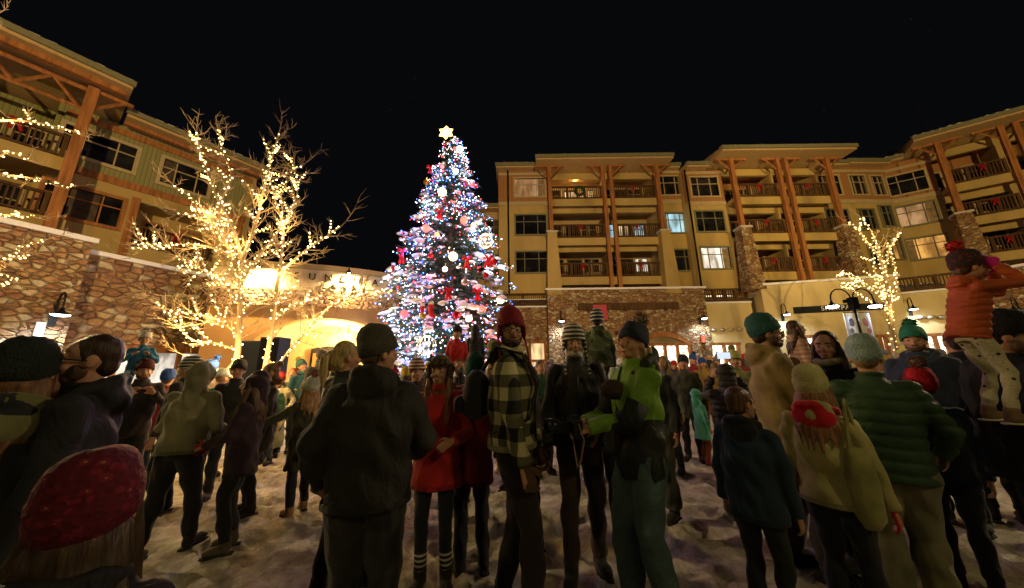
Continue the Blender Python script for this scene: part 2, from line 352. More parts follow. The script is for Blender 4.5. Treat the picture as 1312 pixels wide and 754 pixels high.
def bay(fr, bd, u0, u1, mid, F, top, dcol, lits, bows=None, name='', stoneped=False, outer=(1, 1), botcols=True):
    """recessed balconies behind timber columns"""
    back = MB(); ops = []
    for k, f in enumerate(F):
        for a, b in ((u0, mid), (mid, u1)):
            w = b-a
            ops.append((a+.35*w, a+.62*w, f+.0, f+2.0, 'door')); ops.append((a+.1*w, a+.28*w, f+.9, f+2.0, 'w'))
            ops.append((a+.66*w, a+.92*w, f+1.0, f+2.0, 'w'))
    D = 1.7
    fwall(back, fr, u0-.2, u1+.2, 6.0, top, ops, d=D, th=.2); back.build('recess_wall', RUST if stoneped else OCHRE, bd)
    i = 0
    for o in ops:
        lit = lits.get(i); i += 1
        if o[4] == 'door':
            dd = MB(); dd.fb(fr, o[0], o[0]+.09, D-.04, D+.1, o[2], o[3]); dd.fb(fr, o[1]-.09, o[1], D-.04, D+.1, o[2], o[3]); dd.fb(fr, o[0]+.09, o[1]-.09, D-.04, D+.1, o[3]-.12, o[3])
            dd.fb(fr, (o[0]+o[1])/2-.03, (o[0]+o[1])/2+.03, D-.02, D+.1, o[2], o[3]-.12)
            q = dd.build('door', DARKWOOD, bd)
            MB().fb(fr, o[0]+.09, o[1]-.09, D+.05, D+.08, o[2], o[3]-.12).build('pane', LIT[lit] if lit else GLASS, q)
        else: window(fr, bd, o[0], o[1], o[2], o[3], lit, cols=2, d=D, transom=.6, trim=CTRIM)
    for k, f in enumerate(F):
        sl = MB(); sl.fb(fr, u0, u1, dcol+.28, D, f-.28, f); sl.fb(fr, u0, u1, dcol+.2, dcol+.29, f-.5, f+.03)
        sl.build('balcony_floor', OCHRE, bd)
        for a, b in ((u0, mid-.28), (mid+.28, u1)):
            railing(fr, bd, a+.1, b-.1, f+.02, f+1.02, dcol+.24)
        # dropped beam above each balcony
        bm = MB(); zt = F[k+1]-.5 if k < 2 else top-.35
        bm.fb(fr, u0, u1, .0, .22, zt-.28, zt+.22); bm.build('beam', OCHRE, bd)
        pv = MB(); pv.fb(fr, mid-.14, mid+.14, .0, D, f, zt-.28); pv.build('partition', OCHRE, bd)
    for q0 in (u0-.2, u1): MB().fb(fr, q0, q0+.2, .3, D, 6, top).build('side_wall', OCHRE, bd)
    # columns
    for s, u in ((0, u0+.05), (1, u1-.05)):
        if not outer[s]: continue
        zp = F[1]+.35
        c = MB(); c.fb(fr, u-.135, u+.135, dcol-.135, dcol+.135, zp, top-.02); brace(c, fr, u, dcol, top-.02, 1); brace(c, fr, u, dcol, top-.02, -1)
        c.build('column', TIMBER, bd)
        p = MB(); a, b = .47, .31
        p.hexa([fr.w(u+x*w, dcol+y*w, z) for z, w in ((6.0, a), (zp-.12, b)) for x, y in ((-1, -1), (1, -1), (1, 1), (-1, 1))])
        pd = p.build('pedestal', STONE if stoneped else OCHRE, bd)
        MB().fb(fr, u-b-.07, u+b+.07, dcol-b-.07, dcol+b+.07, zp-.12, zp+.0).build('cap_stone', CAPM, pd)
    for u in (mid-.27, mid+.27):
        c = MB(); c.fb(fr, u-.115, u+.115, dcol-.12, dcol+.12, 6.0, top-.02); brace(c, fr, u, dcol, top-.02, 1 if u > mid else -1)
        c.build('column', TIMBER, bd)
def roof(fr, bd, u0, u1, d0, d1, z, m=SOFFIT, pitch=.25, name='roof', thick=.3):
    b = MB()
    b.hexa([fr.w(u0, d0, z), fr.w(u1, d0, z), fr.w(u1, d1, z), fr.w(u0, d1, z),
            fr.w(u0, d0, z+thick), fr.w(u1, d0, z+thick), fr.w(u1-.4, d1, z+thick+pitch*(d1-d0)), fr.w(u0+.4, d1, z+thick+pitch*(d1-d0))])
    r = b.build(name, m, bd)
    e = MB(); e.fb(fr, u0-.05, u1+.05, d0-.1, d0-.002, z+.12, z+thick+.05); e.build('gutter', TRIM, r)
    s = MB(); n = int((u1-u0)/.35)
    for k in range(n):
        a = u0+(u1-u0)*k/n; w = (u1-u0)/n
        if random.random() < .8: s.ell(fr.w(a+w/2, d0+.16, z+thick+.09), (w*.62, .2, .05+.05*random.random()), n=1)
    s.build('roof_snow', SNOW, r, smooth=True)['kind'] = 'stuff'
    return r
def pipe(fr, bd, u, z0, z1, d=-.1):
    m = MB(); m.tube([fr.w(u, d, z) for z in (z0, (z0+z1)/2, z1)], .06, 8); m.build('drainpipe', BLACKM, bd, smooth=True)
H1 = thing('hotel_building', 'ochre four-storey hotel straight ahead with timber columns, recessed balconies and a stone podium', 'building', (9, 21, 0))
FC = [7.3, 10.05, 12.95]
fc = Fr(0, 21.3, 0); UC = lambda px, py=300: fc.U(px, py)
wc = [(UC(663), UC(702))]; xa, xb, xm = UC(706), UC(846), UC(781)
ops = wincol(fc, H1, wc, FC, {(0, 2): 'dim'})
strips(fc, H1, UC(641), xa, FC, 15.55, ops)
wc2 = [(UC(852), UC(884)), (UC(897), UC(932))]
fd = Fr(0, 20.6, 0); UD = lambda px, py=300: fd.U(px, py)
ops = wincol(fc, H1, wc2[:1], FC, {(0, 1): 'cool', (0, 0): None})
strips(fc, H1, xb, UC(890), FC, 15.45, ops)
FD = [7.2, 9.8, 12.4]
da, db, dm = UD(938), UD(1062), UD(1003)
ops = wincol(fd, H1, [(UD(896), UD(931))], FD, {(0, 0): 'white'})
strips(fd, H1, UD(888), da, FD, 14.95, ops)
pipe(fc, H1, UC(660)-.35, 6.4, 15.55); pipe(fd, H1, UD(889), 6.4, 14.95)
m = MB(); m.fb(fd, UD(887.5), UD(887.5)+.2, .3, 1.2, 6, 14.95); m.build('wall', OCHRE, H1)
bay(fc, H1, xa, xb, xm, FC, 15.45, -.75, {6: None, 9: 'warm', 12: 'warm', 14: 'warm', 5: 'white', 4: None, 11: 'cool', 10: 'cool', 17: None})
bay(fd, H1, da, db, dm, FD, 15.15, -1.0, {}, stoneped=True)
roof(fc, H1, xa-.9, xb+.9, -1.5, 3, 15.45); roof(fc, H1, UC(638), xa-.95, -.5, 3, 15.55); roof(fc, H1, xb+.95, UD(888), -.45, 3, 15.4)
roof(fd, H1, da-1.0, db+1.2, -1.9, 3, 15.15); roof(fd, H1, UD(889), da-1.05, -.5, 3, 14.95)
# right of the second bay
fe = Fr(UD(1062), 20.6, to=(UD(1100), 20.6)); ue = fe.len
ops = wincol(fe, H1, [(.15, ue-.45)], FD, {})
strips(fe, H1, 0, ue, FD, 14.95, ops)
# kink towards the right wing
P1 = at(1150, 300, 1); RW = Fr(28.68, 19, to=(28.68+8.09, 19-5.878))
uk = RW.U(1132, 215); kp = RW.w(uk, 0, 0)
fk = Fr(fe.w(ue, 0, 0).x, 20.6, to=(kp.x, kp.y)); uk2 = fk.len
FR_ = [7.7, 10.05, 12.35]
ops = wincol(fk, H1, [(.35, uk2*.5-.1), ], FD, {}) + wincol(fk, H1, [(uk2*.5+.35, uk2-.35)], FR_, {(0, 0): 'gold'})
strips(fk, H1, 0, uk2, FD, 15.05, ops)
roof(fe, H1, -.1, ue, -.5, 3, 14.95); roof(fk, H1, 0.1, uk2, -.5, 3, 15.05)
# lower wing to the left of the centre
fl = Fr(0, 22.4, 0); ops = wincol(fl, H1, [(fl.U(617, 290), fl.U(645, 290)-.2)], [7.5, 10.2], {})
m = MB(); fwall(m, fl, fl.U(560, 300), fc.U(645, 300), 5, 12.9, ops); m.build('wall', OCHRE, H1)
roof(fl, H1, fl.U(556, 300), fc.U(641, 300), -.6, 2.5, 12.9)
m = MB(); m.fb(fc, UC(641), UC(641)+.3, .3, 3, 6, 15.5); m.build('side_wall', OCHRE, H1)
m = MB(); m.fb(fc, UC(641), 26, 3.3, 3.5, 0, 15.4); m.build('back_wall', OCHRE, H1)
# ================================================================ RIGHT WING
H2 = thing('hotel_building', 'right hotel wing angled towards the plaza with leaning-looking timber columns and gold lit windows', 'building', (30, 16, 0))
wops = []
for k, (lit) in enumerate(('gold', 'dim', None)):
    f = FR_[k]; wops.append((-2.85, -1.15, f+.45, f+1.85)); window(RW, H2, -2.85, -1.15, f+.45, f+1.85, lit, trim=CTRIM if k == 2 else TRIM)
strips(RW, H2, uk, -.75, FR_, 15.15, wops)
bay(RW, H2, -.75, 5.2, 2.0, FR_, 15.35, -1.2, {}, stoneped=True)
bay(RW, H2, 5.2, 10.5, 8.0, FR_, 15.35, -1.2, {}, stoneped=True, outer=(0, 1))
roof(RW, H2, -1.9, 11.5, -2.2, 3, 15.35); roof(RW, H2, uk, -1.95, -.5, 3, 15.15); pipe(RW, H2, -3.1, 7, 15.15)
m = MB(); m.fb(RW, -1.2, 10.5, 2.4, 2.6, 15.4, 16.5); m.build('clerestory', RUST, H2); roof(RW, H2, -1.9, 11, 1.6, 4, 16.45)
m = MB(); m.tube([RW.w(-.1, 1, 16.5), RW.w(-.4, 1.1, 20.2)], [.035, .015], 6); m.build('mast', BLACKM, H2)
# ================================================================ PODIUM (shops)
PD = thing('shop_podium', 'one-storey shop row below the hotel, part fieldstone and part cream stucco, with bright shop windows', 'building', (12, 19, 0))
ps = Fr(0, 20.15, 0); US = lambda px, py=430: ps.U(px, py)
s0, s1 = US(701, 380), US(902, 380)
def store(fr, u0, u1, z0, z1, n, lit='store', arch=False, name='shop_window'):
    m = MB(); t = .1
    m.fb(fr, u0-.14, u1+.14, -.08, .16, z1, z1+.16); m.fb(fr, u0-.14, u1+.14, -.1, .16, z0-.12, z0)
    for k in range(n+1):
        x = u0+(u1-u0)*k/n; m.fb(fr, x-t/2-.02, x+t/2+.02, -.06, .15, z0, z1)
    o = m.build(name, DOORWOOD, PD)
    MB().fb(fr, u0, u1, .18, .2, z0, z1).build('pane', LIT[lit], o)
    # goods standing behind the glass
    g = MB()
    for k in range(int((u1-u0)/.3)):
        x = u0+.2+random.random()*(u1-u0-.4); h = random.uniform(.3, 1.0)
        g.tube([fr.w(x, .165, z0+.02), fr.w(x+.02, .165, z0+h*.6), fr.w(x, .165, z0+h)], [(.12, .01), (.09, .01), (.03, .01)], 6, up=fr.w(0, 1, 0)-fr.w(0, 0, 0))
    g.build('display', mat((.12, .07, .05), 'plain'), o)
# stone front with arch
arch0, arch1 = US(815, 440), US(884, 440); zc, zs = 3.25, 2.55
sm = MB(); ops = [(US(676), US(698), 0, 3.0), (arch0, arch1, 0, 3.6)]
fwall(sm, ps, s0, s1, 0, 6.3, ops, th=.4)
k = 14
for i in range(k):    # spandrel above the segmental arch
    a, b = arch0+(arch1-arch0)*i/k, arch0+(arch1-arch0)*(i+1)/k
    f = lambda u: 3.6-.65*(abs((u-arch0)/(arch1-arch0)*2-1))**2
    sm.hexa([ps.w(a, 0, f(a)), ps.w(b, 0, f(b)), ps.w(b, .4, f(b)), ps.w(a, .4, f(a)), ps.w(a, 0, 3.6), ps.w(b, 0, 3.6), ps.w(b, .4, 3.6), ps.w(a, .4, 3.6)])
sm.build('stone_wall', STONE, PD)
cm = MB()
for i in range(k):
    a, b = arch0+(arch1-arch0)*i/k, arch0+(arch1-arch0)*(i+1)/k
    cm.hexa([ps.w(a, .02, f(a)-.3), ps.w(b, .02, f(b)-.3), ps.w(b, .3, f(b)-.3), ps.w(a, .3, f(a)-.3), ps.w(a, .02, f(a)-.003), ps.w(b, .02, f(b)-.003), ps.w(b, .3, f(b)-.003), ps.w(a, .3, f(a)-.003)])
cm.build('arch_lintel', DOORWOOD, PD)
store(ps, arch0+.15, arch1-.15, .9, 2.75, 4)
m = MB(); m.fb(ps, s0-.1, s1+.1, -.12, .5, 6.3, 6.42); m.build('parapet_cap', SNOW, PD)
m = MB(); m.fb(ps, US(740, 397), US(868, 397), -.16, -.002, 5.0, 5.42); m.build('beam', DARKWOOD, PD)
for px in (752, 800, 850):
    m = MB(); m.fb(ps, US(px, 397)-.07, US(px, 397)+.07, -.3, -.165, 4.92, 5.2); m.build('corbel', DARKWOOD, PD)
# left part: door and low wall
pl_ = Fr(0, 20.9, 0); l0, l1 = pl_.U(560, 400), pl_.U(701, 400)
d0, d1 = pl_.U(676, 440), pl_.U(698, 440)
m = MB(); fwall(m, pl_, l0, s0, 0, 5.35, [(d0, d1, 0, 3.2)]); m.build('stone_wall', STONE, PD)
m = MB(); m.fb(pl_, l0, s0, -.1, .4, 5.35, 5.45); m.build('parapet_cap', SNOW, PD)
railing(pl_, PD, l0, s0-.05, 5.55, 6.35, .2, DARKWOOD, 5)
m = MB(); m.fb(pl_, d0, d0+.14, -.05, .15, 0, 3.2); m.fb(pl_, d1-.14, d1, -.05, .15, 0, 3.2); m.fb(pl_, d0+.14, d1-.14, -.05, .15, 3.05, 3.2); m.fb(pl_, d0+.14, d1-.14, -.03, .13, 1.9, 2.05); m.fb(pl_, d0+.14, d1-.14, -.03, .13, 0, .5)
o = m.build('door', DOORWOOD, PD); MB().fb(pl_, d0+.14, d1-.14, .06, .08, .5, 1.9).build('pane', LIT['warm'], o); MB().fb(pl_, d0+.14, d1-.14, .06, .08, 2.05, 3.05).build('pane', LIT['warm'], o)
# recessed deck between stone and stucco
pe_a, pe_b = (15.03, 19.28), (21.3, 17.55)
pq = Fr(s1, 20.4, to=(15.05, 20.3))
m = MB(); qa, qb = pq.U(908, 450), pq.U(944, 450); fwall(m, pq, 0, pq.len, 0, 5.35, [(qa, qb, .9, 2.75)]); m.build('stucco_wall', CREAM, PD)
store(pq, qa, qb, .9, 2.75, 2)
m = MB(); m.fb(pq, 0, pq.len, -.1, .4, 5.35, 5.46); m.build('parapet_cap', SNOW, PD)
railing(pq, PD, .05, pq.len-.05, 5.6, 6.35, .1, DARKWOOD, 4)
m = MB(); m.fb(pq, .3, 2.6, 1.0, 1.03, 6.0, 6.95); m.build('lit_doorway', LIT['store'], PD)
pe = Fr(*pe_a, to=pe_b)
o1 = (pe.U(1016, 440), pe.U(1058, 440), .6, 3.0); o2 = (pe.U(1124, 440), pe.U(1141, 440), .9, 2.9)
m = MB(); fwall(m, pe, 0, pe.len, 0, 6.2, [o1, o2], th=.4); m.fb(pe, 0, .3, .4, 1.1, 0, 6.2); m.build('stucco_wall', CREAM, PD)
store(pe, *o1, 3); store(pe, *o2, 2)
m = MB(); m.fb(pe, -.1, pe.len+.1, -.12, .5, 6.2, 6.33); m.build('parapet_cap', SNOW, PD)
pf = Fr(pe.w(pe.len, 0, 0).x+.3, 18.2, to=(24.3, 16.3))
fo = (pf.U(1168, 440), pf.U(1208, 440), .9, 2.9)
m = MB(); fwall(m, pf, -1, pf.len, 0, 5.3, [fo], th=.4); m.build('stucco_wall', CREAM, PD)
store(pf, *fo, 3)
m = MB(); m.fb(pf, -.9, pf.len, -.1, .5, 5.3, 5.4); m.build('parapet_cap', SNOW, PD)
railing(pf, PD, -.5, pf.len, 5.5, 6.25, .2, DARKWOOD, 5)
pg = Fr(*tuple(pf.w(pf.len, 0, 0))[:2], to=(23.2, 13.0)); pg = Fr(pg.o.x, pg.o.y, to=(26.5, 9.5))
go = (pg.len*.15, pg.len*.5, .9, 2.9)
m = MB(); fwall(m, pg, 0, pg.len, 0, 6.0, [go], th=.4); m.build('stone_wall', STONE, PD); store(pg, *go, 3)
m = MB(); m.fb(pg, -.1, pg.len, -.12, .5, 6.0, 6.12); m.build('parapet_cap', SNOW, PD)
m = MB(); m.hexa([Vector((x, y, z)) for z in (5.9, 5.95) for x, y in ((-3, 21), (15, 21), (15, 23), (-3, 23))])
m.hexa([Vector((x, y, z)) for z in (5.9, 5.95) for x, y in ((15.2, 19.8), (24, 18), (30, 19), (15.2, 21.5))]); m.build('deck', SNOW, PD)
# posters on the stucco: row of small domed lamps is only hardware
for fr, pxs, py in ((pq, (912, 923, 934, 945), 430), (pf, (1178, 1192, 1206), 421)):
    for px in pxs:
        u, z = fr.uz(px, py); q = MB(); q.ell(fr.w(u, -.12, z), (.2, .14, .12), n=2); q.tube([fr.w(u, 0, z), fr.w(u, -.12, z)], .05, 6); q.build('vent_hood', mat((.5, .4, .3), 'metal'), PD, smooth=True)
# sign board with lettering
def text(s, size, depth=.02):
    c = bpy.data.curves.new('t', 'FONT'); c.body = s; c.size = size; c.extrude = depth; c.align_x = 'CENTER'; c.align_y = 'CENTER'
    o = bpy.data.objects.new('t', c); COL.objects.link(o); bpy.context.view_layer.update()
    me = bpy.data.meshes.new_from_object(o.evaluated_get(bpy.context.evaluated_depsgraph_get())); bpy.data.objects.remove(o); return me
def put_text(me, fr, u, d, z, name, m, par, bend=1.):
    b = MB(); b.add([fr.w(u+v.co.x*bend, d-v.co.z, z+v.co.y) for v in me.vertices], [tuple(p.vertices) for p in me.polygons])
    return b.build(name, m, par)
su0, sz0 = pe.uz(1016, 408); su1 = pe.U(1133, 408); 
SG = thing('shop_sign', 'long black fascia sign with white capitals on the cream stucco shop front', 'sign', pe.w((su0+su1)/2, -.1, 4.4))
m = MB(); m.fb(pe, su0, su1, -.12, -.01, sz0-.17, sz0+.2); m.build('board', mat((.01, .015, .015), 'plain'), SG)
tu = pe.U(1050, 410)
for i, ch in enumerate('SHERPASS'):
    put_text(text(ch, .34, .012), pe, pe.U(1052+i*6.4, 409), -.135, sz0+.02, 'letter', mat((.8, .8, .75), 'plain'), SG)
# red sign on the stone
ru, rz = ps.uz(767, 403)
SG2 = thing('wall_sign', 'small square red sign on the stone wall above the lintel beam', 'sign', ps.w(ru, -.2, rz-.5))
m = MB(); m.fb(ps, ru-.42, ru+.42, -.24, -.17, rz-.55, rz+.42); m.build('board', emit((.6, .03, .04), .25), SG2)
m = MB(); m.fb(ps, ru-.44, ru+.44, -.17, -.161, rz-.57, rz+.44); m.build('backing', BLACKM, SG2)
# red sconce lanterns on the shop front
for px, lab in ((846, 'small red lantern on the stone pier right of the arched shop window'),):
    u, z = ps.uz(898, 441)
    L_ = thing('wall_lantern', lab, 'lantern', ps.w(u, -.1, z))
    m = MB(); m.tube([ps.w(u, -.12, z-.22), ps.w(u, -.12, z+.2)], .1, 8); m.build('glass', emit((1, .15, .08), 1.2), L_)
    m = MB(); m.tube([ps.w(u, -.12, z+.2), ps.w(u, -.12, z+.34)], [.15, .03], 8); m.tube([ps.w(u, -.12, z-.3), ps.w(u, -.12, z-.22)], .12, 8); m.tube([ps.w(u, .0, z+.28), ps.w(u, -.12, z+.28)], .025, 6); m.build('frame', BLACKM, L_)
# ---- bows on railings
def baybows(fr, us, F, dcol, labs):
    for k in (2, 1, 0):
        for u, side in us:
            if (k, side) in labs: bow(fr.w(u, dcol+.16, F[k]+.78), fr, labs[(k, side)])
FL = {2: 'top-floor', 1: 'middle-floor', 0: 'lowest'}
q = lambda where, skip=(): {(k, s): f'red bow on the {FL[k]} balcony {s} of the paired columns, {where}' for k in range(3) for s in ('left', 'right') if (k, s) not in skip}
baybows(fc, (((xa+xm)/2, 'left'), ((xm+xb)/2, 'right')), FC, -.75, q('central bay', {(2, 'left')}))
baybows(fd, (((da+dm)/2, 'left'), ((dm+db)/2, 'right')), FD, -1.0, q('second bay'))
baybows(RW, ((.7, 'left'),), FR_, -1.2, q('angled right wing', {(k, 'right') for k in range(3)}))
# wreath on the lit top balcony
wu = (xa+xm)/2+.1
m = MB(); rr = [fc.w(wu+.3*math.cos(t), -.62, FC[2]+.6+.3*math.sin(t)) for t in [2*math.pi*i/14 for i in range(15)]]
m.tube(rr, .1, 6); random.seed(3)
for i in range(120):
    t = random.random()*6.28; p = fc.w(wu+.3*math.cos(t), -.64, FC[2]+.6+.3*math.sin(t)); dd = Vector((random.uniform(-1, 1), random.uniform(-1, 0), random.uniform(-1, 1)))*.12
    m.add([p, p+dd, p+Vector((.03, 0, .02))], [(0, 1, 2)])
o = m.build('wreath', mat((.02, .05, .02), 'plain'), loc=fc.w(wu, -.62, FC[2]+.3)); tag(o, 'dark green wreath on the lit top-floor balcony railing', 'wreath')
m = MB(); m.ell(fc.w(wu, -.72, FC[2]+.35), (.12, .05, .07), n=1); m.build('bow', mat((.5, .02, .02), 'plain'), o)
# ================================================================ LEFT LODGE
H3 = thing('lodge_building', 'left lodge with sage siding, orange timber posts and big dark windows above a stone wall', 'building', (-17.5, 12, 0))
LF = Fr(-17.41, 12, 56)
c_l = [(-.85, 1.08, 10.2, 11.35), (1.95, 3.6, 10.15, 11.4), (-.85, 1.08, 7.55, 8.8)]
rec = (1.55, 4.3, 6.9, 8.95)
opsL = [c_l[0], c_l[1], c_l[2], rec]
m = MB(); fwall(m, LF, -.95, 5.2, 4.9, 9.55, opsL); m.build('wall', OCHRE, H3)
m = MB(); fwall(m, LF, -.95, 5.2, 9.55, 12.2, opsL); m.build('wall', SAGE, H3)
m = MB(); m.fb(LF, -.9, 5.3, -.06, .02, 9.4, 9.72); m.fb(LF, -.9, 5.3, -.07, .02, 11.75, 12.02); m.fb(LF, 1.3, 1.56, -.05, -.002, 6, 9.1); m.fb(LF, 5.0, 5.25, -.05, -.002, 6, 9.38); m.build('band', TIMBER, H3)
window(LF, H3, -.85, 1.08, 10.2, 11.35, trim=CTRIM, sur=.14); window(LF, H3, 1.95, 3.6, 10.15, 11.4, trim=CTRIM, sur=.14); window(LF, H3, -.85, 1.08, 7.55, 8.8, trim=TIMBER, sur=.14)
m = MB(); fwall(m, LF, 1.3, 4.6, 6.5, 9.2, [(2.0, 2.6, 7.6, 8.5)], d=1.4, th=.2); m.fb(LF, 1.3, 1.55, .3, 1.4, 6.5, 9.2); m.fb(LF, 4.3, 4.6, .3, 1.4, 6.5, 9.2); m.fb(LF, 1.3, 4.6, .3, 1.4, 8.96, 9.2); m.fb(LF, 1.3, 4.6, .3, 1.4, 6.6, 6.88); m.build('recess_wall', OCHRE, H3)
window(LF, H3, 2.0, 2.6, 7.6, 8.5, cols=2, d=1.4, trim=TIMBER); window(LF, H3, 3.3, 3.9, 7.0, 8.5, cols=1, d=1.37, trim=TIMBER)
railing(LF, H3, 1.6, 4.25, 6.95, 7.9, .05, DARKWOOD, 2)
roof(LF, H3, .5, 5.6, -1.0, 3, 12.2)
m = MB(); m.fb(LF, .5, 5.5, -.6, -.45, 12.02, 12.19); m.build('eave_beam', TIMBER, H3)
m = MB(); m.fb(LF, 5.2, 5.5, 0, 4, 4.9, 12.2); m.fb(LF, -9, 5.2, 4.1, 4.3, 0, 12.5); m.build('wall', OCHRE, H3)
# balcony bay at far left
m = MB(); bo = [(-3.0, -2.3, 9.4, 11.2), (-2.0, -1.3, 10.3, 11.3), (-5.5, -4, 9.4, 11.2), (-2.9, -1.4, 7.1, 8.7), (-5.5, -4, 7.1, 8.7)]
fwall(m, LF, -8, -.9, 4.9, 9.5, bo, d=1.5); m.fb(LF, -1.15, -.95, .3, 1.5, 4.9, 9.5); m.build('recess_wall', OCHRE, H3)
m = MB(); fwall(m, LF, -8, -.9, 9.5, 12.4, bo, d=1.5); m.fb(LF, -1.15, -.95, .3, 1.5, 9.5, 12.4); m.build('recess_wall', SAGE, H3)
for b_ in bo: window(LF, H3, *b_, cols=2, d=1.5, trim=CTRIM, sur=.1)
for f in (7.0, 9.35):
    m = MB(); m.fb(LF, -8, -.4, -1.25, 1.5, f-.3, f); m.fb(LF, -8, -.4, -1.32, -1.255, f-.5, f+.02); m.build('balcony_floor', OCHRE, H3)
    railing(LF, H3, -8, -.65, f+.02, f+.98, -1.2, DARKWOOD, 5)
m = MB(); m.fb(LF, -.62, -.32, -1.65, -1.35, 5, 12.5); brace(m, LF, -.47, -1.5, 12.45, 1, .8, .06); m.build('column', TIMBER, H3)
m = MB()
for zz, rr_ in ((12.35, .09), (11.5, .08)): m.tube([LF.w(-8, -1.5, zz), LF.w(-.62, -1.5, zz)], rr_, 4)
for k in range(5):
    a = -.7-k*1.4; m.tube([LF.w(a, -1.5, 11.5), LF.w(a-.7, -1.5, 12.35)], .06, 4); m.tube([LF.w(a-1.4, -1.5, 11.5), LF.w(a-.7, -1.5, 12.35)], .06, 4)
m.build('truss', TIMBER, H3)
roof(LF, H3, -9, .4, -2.5, 3, 12.6, pitch=.1)
m = MB(); m.fb(LF, -8.9, .3, -2.2, -2.0, 12.4, 12.6); m.build('eave_beam', TIMBER, H3)
bow(LF.w(-1.75, -1.3, 10.2), LF, 'red bow on the upper balcony railing of the left lodge', 1.2)
bow(LF.w(2.9, -.05, 7.75), LF, 'red bow on the recessed balcony of the left lodge, behind the lit tree', 1.2)
# stone retaining walls
SW = thing('stone_wall', 'tall flagstone wall on the left with snow-capped coping', 'wall', (-13.2, 9.5, 0))
W1 = Fr(-13.02, 9.55, 66)
m = MB(); fwall(m, W1, -9, 0, 0, 5.45, [(-3.0, -1.1, 0, 2.5), (-.9, .0, 5.5, 5.6)], th=.6); m.build('wall', STONE, SW)
m = MB(); m.fb(W1, -9, .08, -.12, .7, 5.45, 5.6); m.build('coping', SNOW, SW)
W2 = Fr(*tuple(W1.w(.1, .45, 0))[:2], ang=68)
w2o = [(.3, 3.6, 0, 2.45)]
m = MB(); fwall(m, W2, -.4, 5.5, 0, 5.2, w2o, th=.6); m.build('wall', FLAG, SW)
m = MB(); m.fb(W2, -.05, 5.5, -.12, .7, 5.2, 5.34); m.build('coping', SNOW, SW)
def shopfront(fr, par, u0, u1, z1, n, lit):
    m = MB(); m.fb(fr, u0, u1, .05, .2, z1-.25, z1); m.fb(fr, u0, u1, .05, .2, 0, .7)
    for k in range(n+1):
        x = u0+(u1-u0-.12)*k/n; m.fb(fr, x, x+.12, .03, .18, .7, z1-.25)
    o = m.build('shop_front', DOORWOOD, par); MB().fb(fr, u0, u1, .16, .2, .7, z1-.25).build('pane', LIT[lit], o)
shopfront(W2, SW, .3, 3.6, 2.45, 4, 'white'); shopfront(W1, SW, -3, -1.1, 2.5, 2, 'dim')
m = MB(); u, z = W1.uz(66, 408); m.fb(W1, u-.3, u-.14, -.05, .0, z-.3, z+.2); o = m.build('wall_sign', emit((1, .95, .9), .8), loc=W1.w(u-.2, 0, z-.3)); tag(o, 'small bright white panel on the stone wall under the left gooseneck lamp', 'sign')
# ================================================================ SUNDIAL ENTRANCE
EB = thing('entrance_building', 'curved stucco entrance wall with stone band and a big glowing archway, behind the lit tree', 'building', (-7.5, 12.5, 0))
cp = [(-10.9, 11.5), (-10.0, 11.6), (-9.0, 11.72), (-8.0, 11.95), (-7.0, 12.3), (-6.0, 12.85), (-5.0, 13.55), (-4.0, 14.4), (-2.8, 15.6)]
class Curve:
    def __init__(s, pts):
        s.p = [Vector(q) for q in pts]; s.c = [0]
        for a, b in zip(s.p, s.p[1:]): s.c.append(s.c[-1]+(b-a).length)
        s.len = s.c[-1]
    def w(s, u, d, z):
        i = 0
        while i < len(s.c)-2 and u > s.c[i+1]: i += 1
        a, b = s.p[i], s.p[i+1]; t = (u-s.c[i])/(s.c[i+1]-s.c[i]); dr = (b-a).normalized()
        def tn(j):
            j0 = max(0, j-1); j1 = min(len(s.p)-1, j+1); return (s.p[j1]-s.p[j0]).normalized()
        dd = (tn(i)*(1-t)+tn(i+1)*t).normalized(); n = Vector((-dd.y, dd.x)); p = a.lerp(b, t)+n*d
        return Vector((p.x, p.y, z))
    def uof(s, px):
        r = ray(px, 380); best = min((abs(r[0]/r[1]-(s.w(s.len*k/800, 0, 0).x/s.w(s.len*k/800, 0, 0).y)), s.len*k/800) for k in range(801)); return best[1]
CV = Curve(cp)
def band(mb, d0, d1, f0, f1, u0=0, u1=None, n=60):
    u1 = CV.len if u1 is None else u1
    for i in range(n):
        a, b = u0+(u1-u0)*i/n, u0+(u1-u0)*(i+1)/n
        if f1(a)-f0(a) < .01 and f1(b)-f0(b) < .01: continue
        mb.hexa([CV.w(a, d0, f0(a)), CV.w(b, d0, f0(b)), CV.w(b, d1, f0(b)), CV.w(a, d1, f0(a)), CV.w(a, d0, f1(a)), CV.w(b, d0, f1(b)), CV.w(b, d1, f1(b)), CV.w(a, d1, f1(a))])
K = lambda v: (lambda u: v)
m = MB(); band(m, -.1, .5, K(5.3), K(5.5)); m.build('cornice', OCHRE, EB)
m = MB(); band(m, 0, .4, K(4.45), K(5.3)); m.build('wall', mat((.72, .58, .34), 'stucco'), EB)
m = MB(); band(m, -.12, .4, K(3.85), K(4.45)); m.build('stone_band', mat((1, 0, 0), 'brick'), EB)
a0, a1 = CV.uof(322), CV.uof(512); ac = (a0+a1)/2
arc = lambda u: 1.9+1.55*math.sqrt(max(0, 1-((u-ac)/((a1-a0)/2))**2)) if a0 < u < a1 else 0
m = MB(); band(m, 0, .4, arc, K(3.85), n=90); m.build('arch_wall', mat((.62, .34, .11), 'stucco'), EB)
m = MB(); band(m, .4, 2.6, lambda u: arc(u) if arc(u) else 0, lambda u: (arc(u)+.12) if arc(u) else 0, a0, a1, 40); m.build('vault', mat((.75, .62, .36), 'stucco'), EB)
m = MB(); band(m, 2.6, 2.8, K(0), K(3.7), a0, a1, 30); m.build('vestibule_wall', mat((.62, .45, .2), 'stucco'), EB)
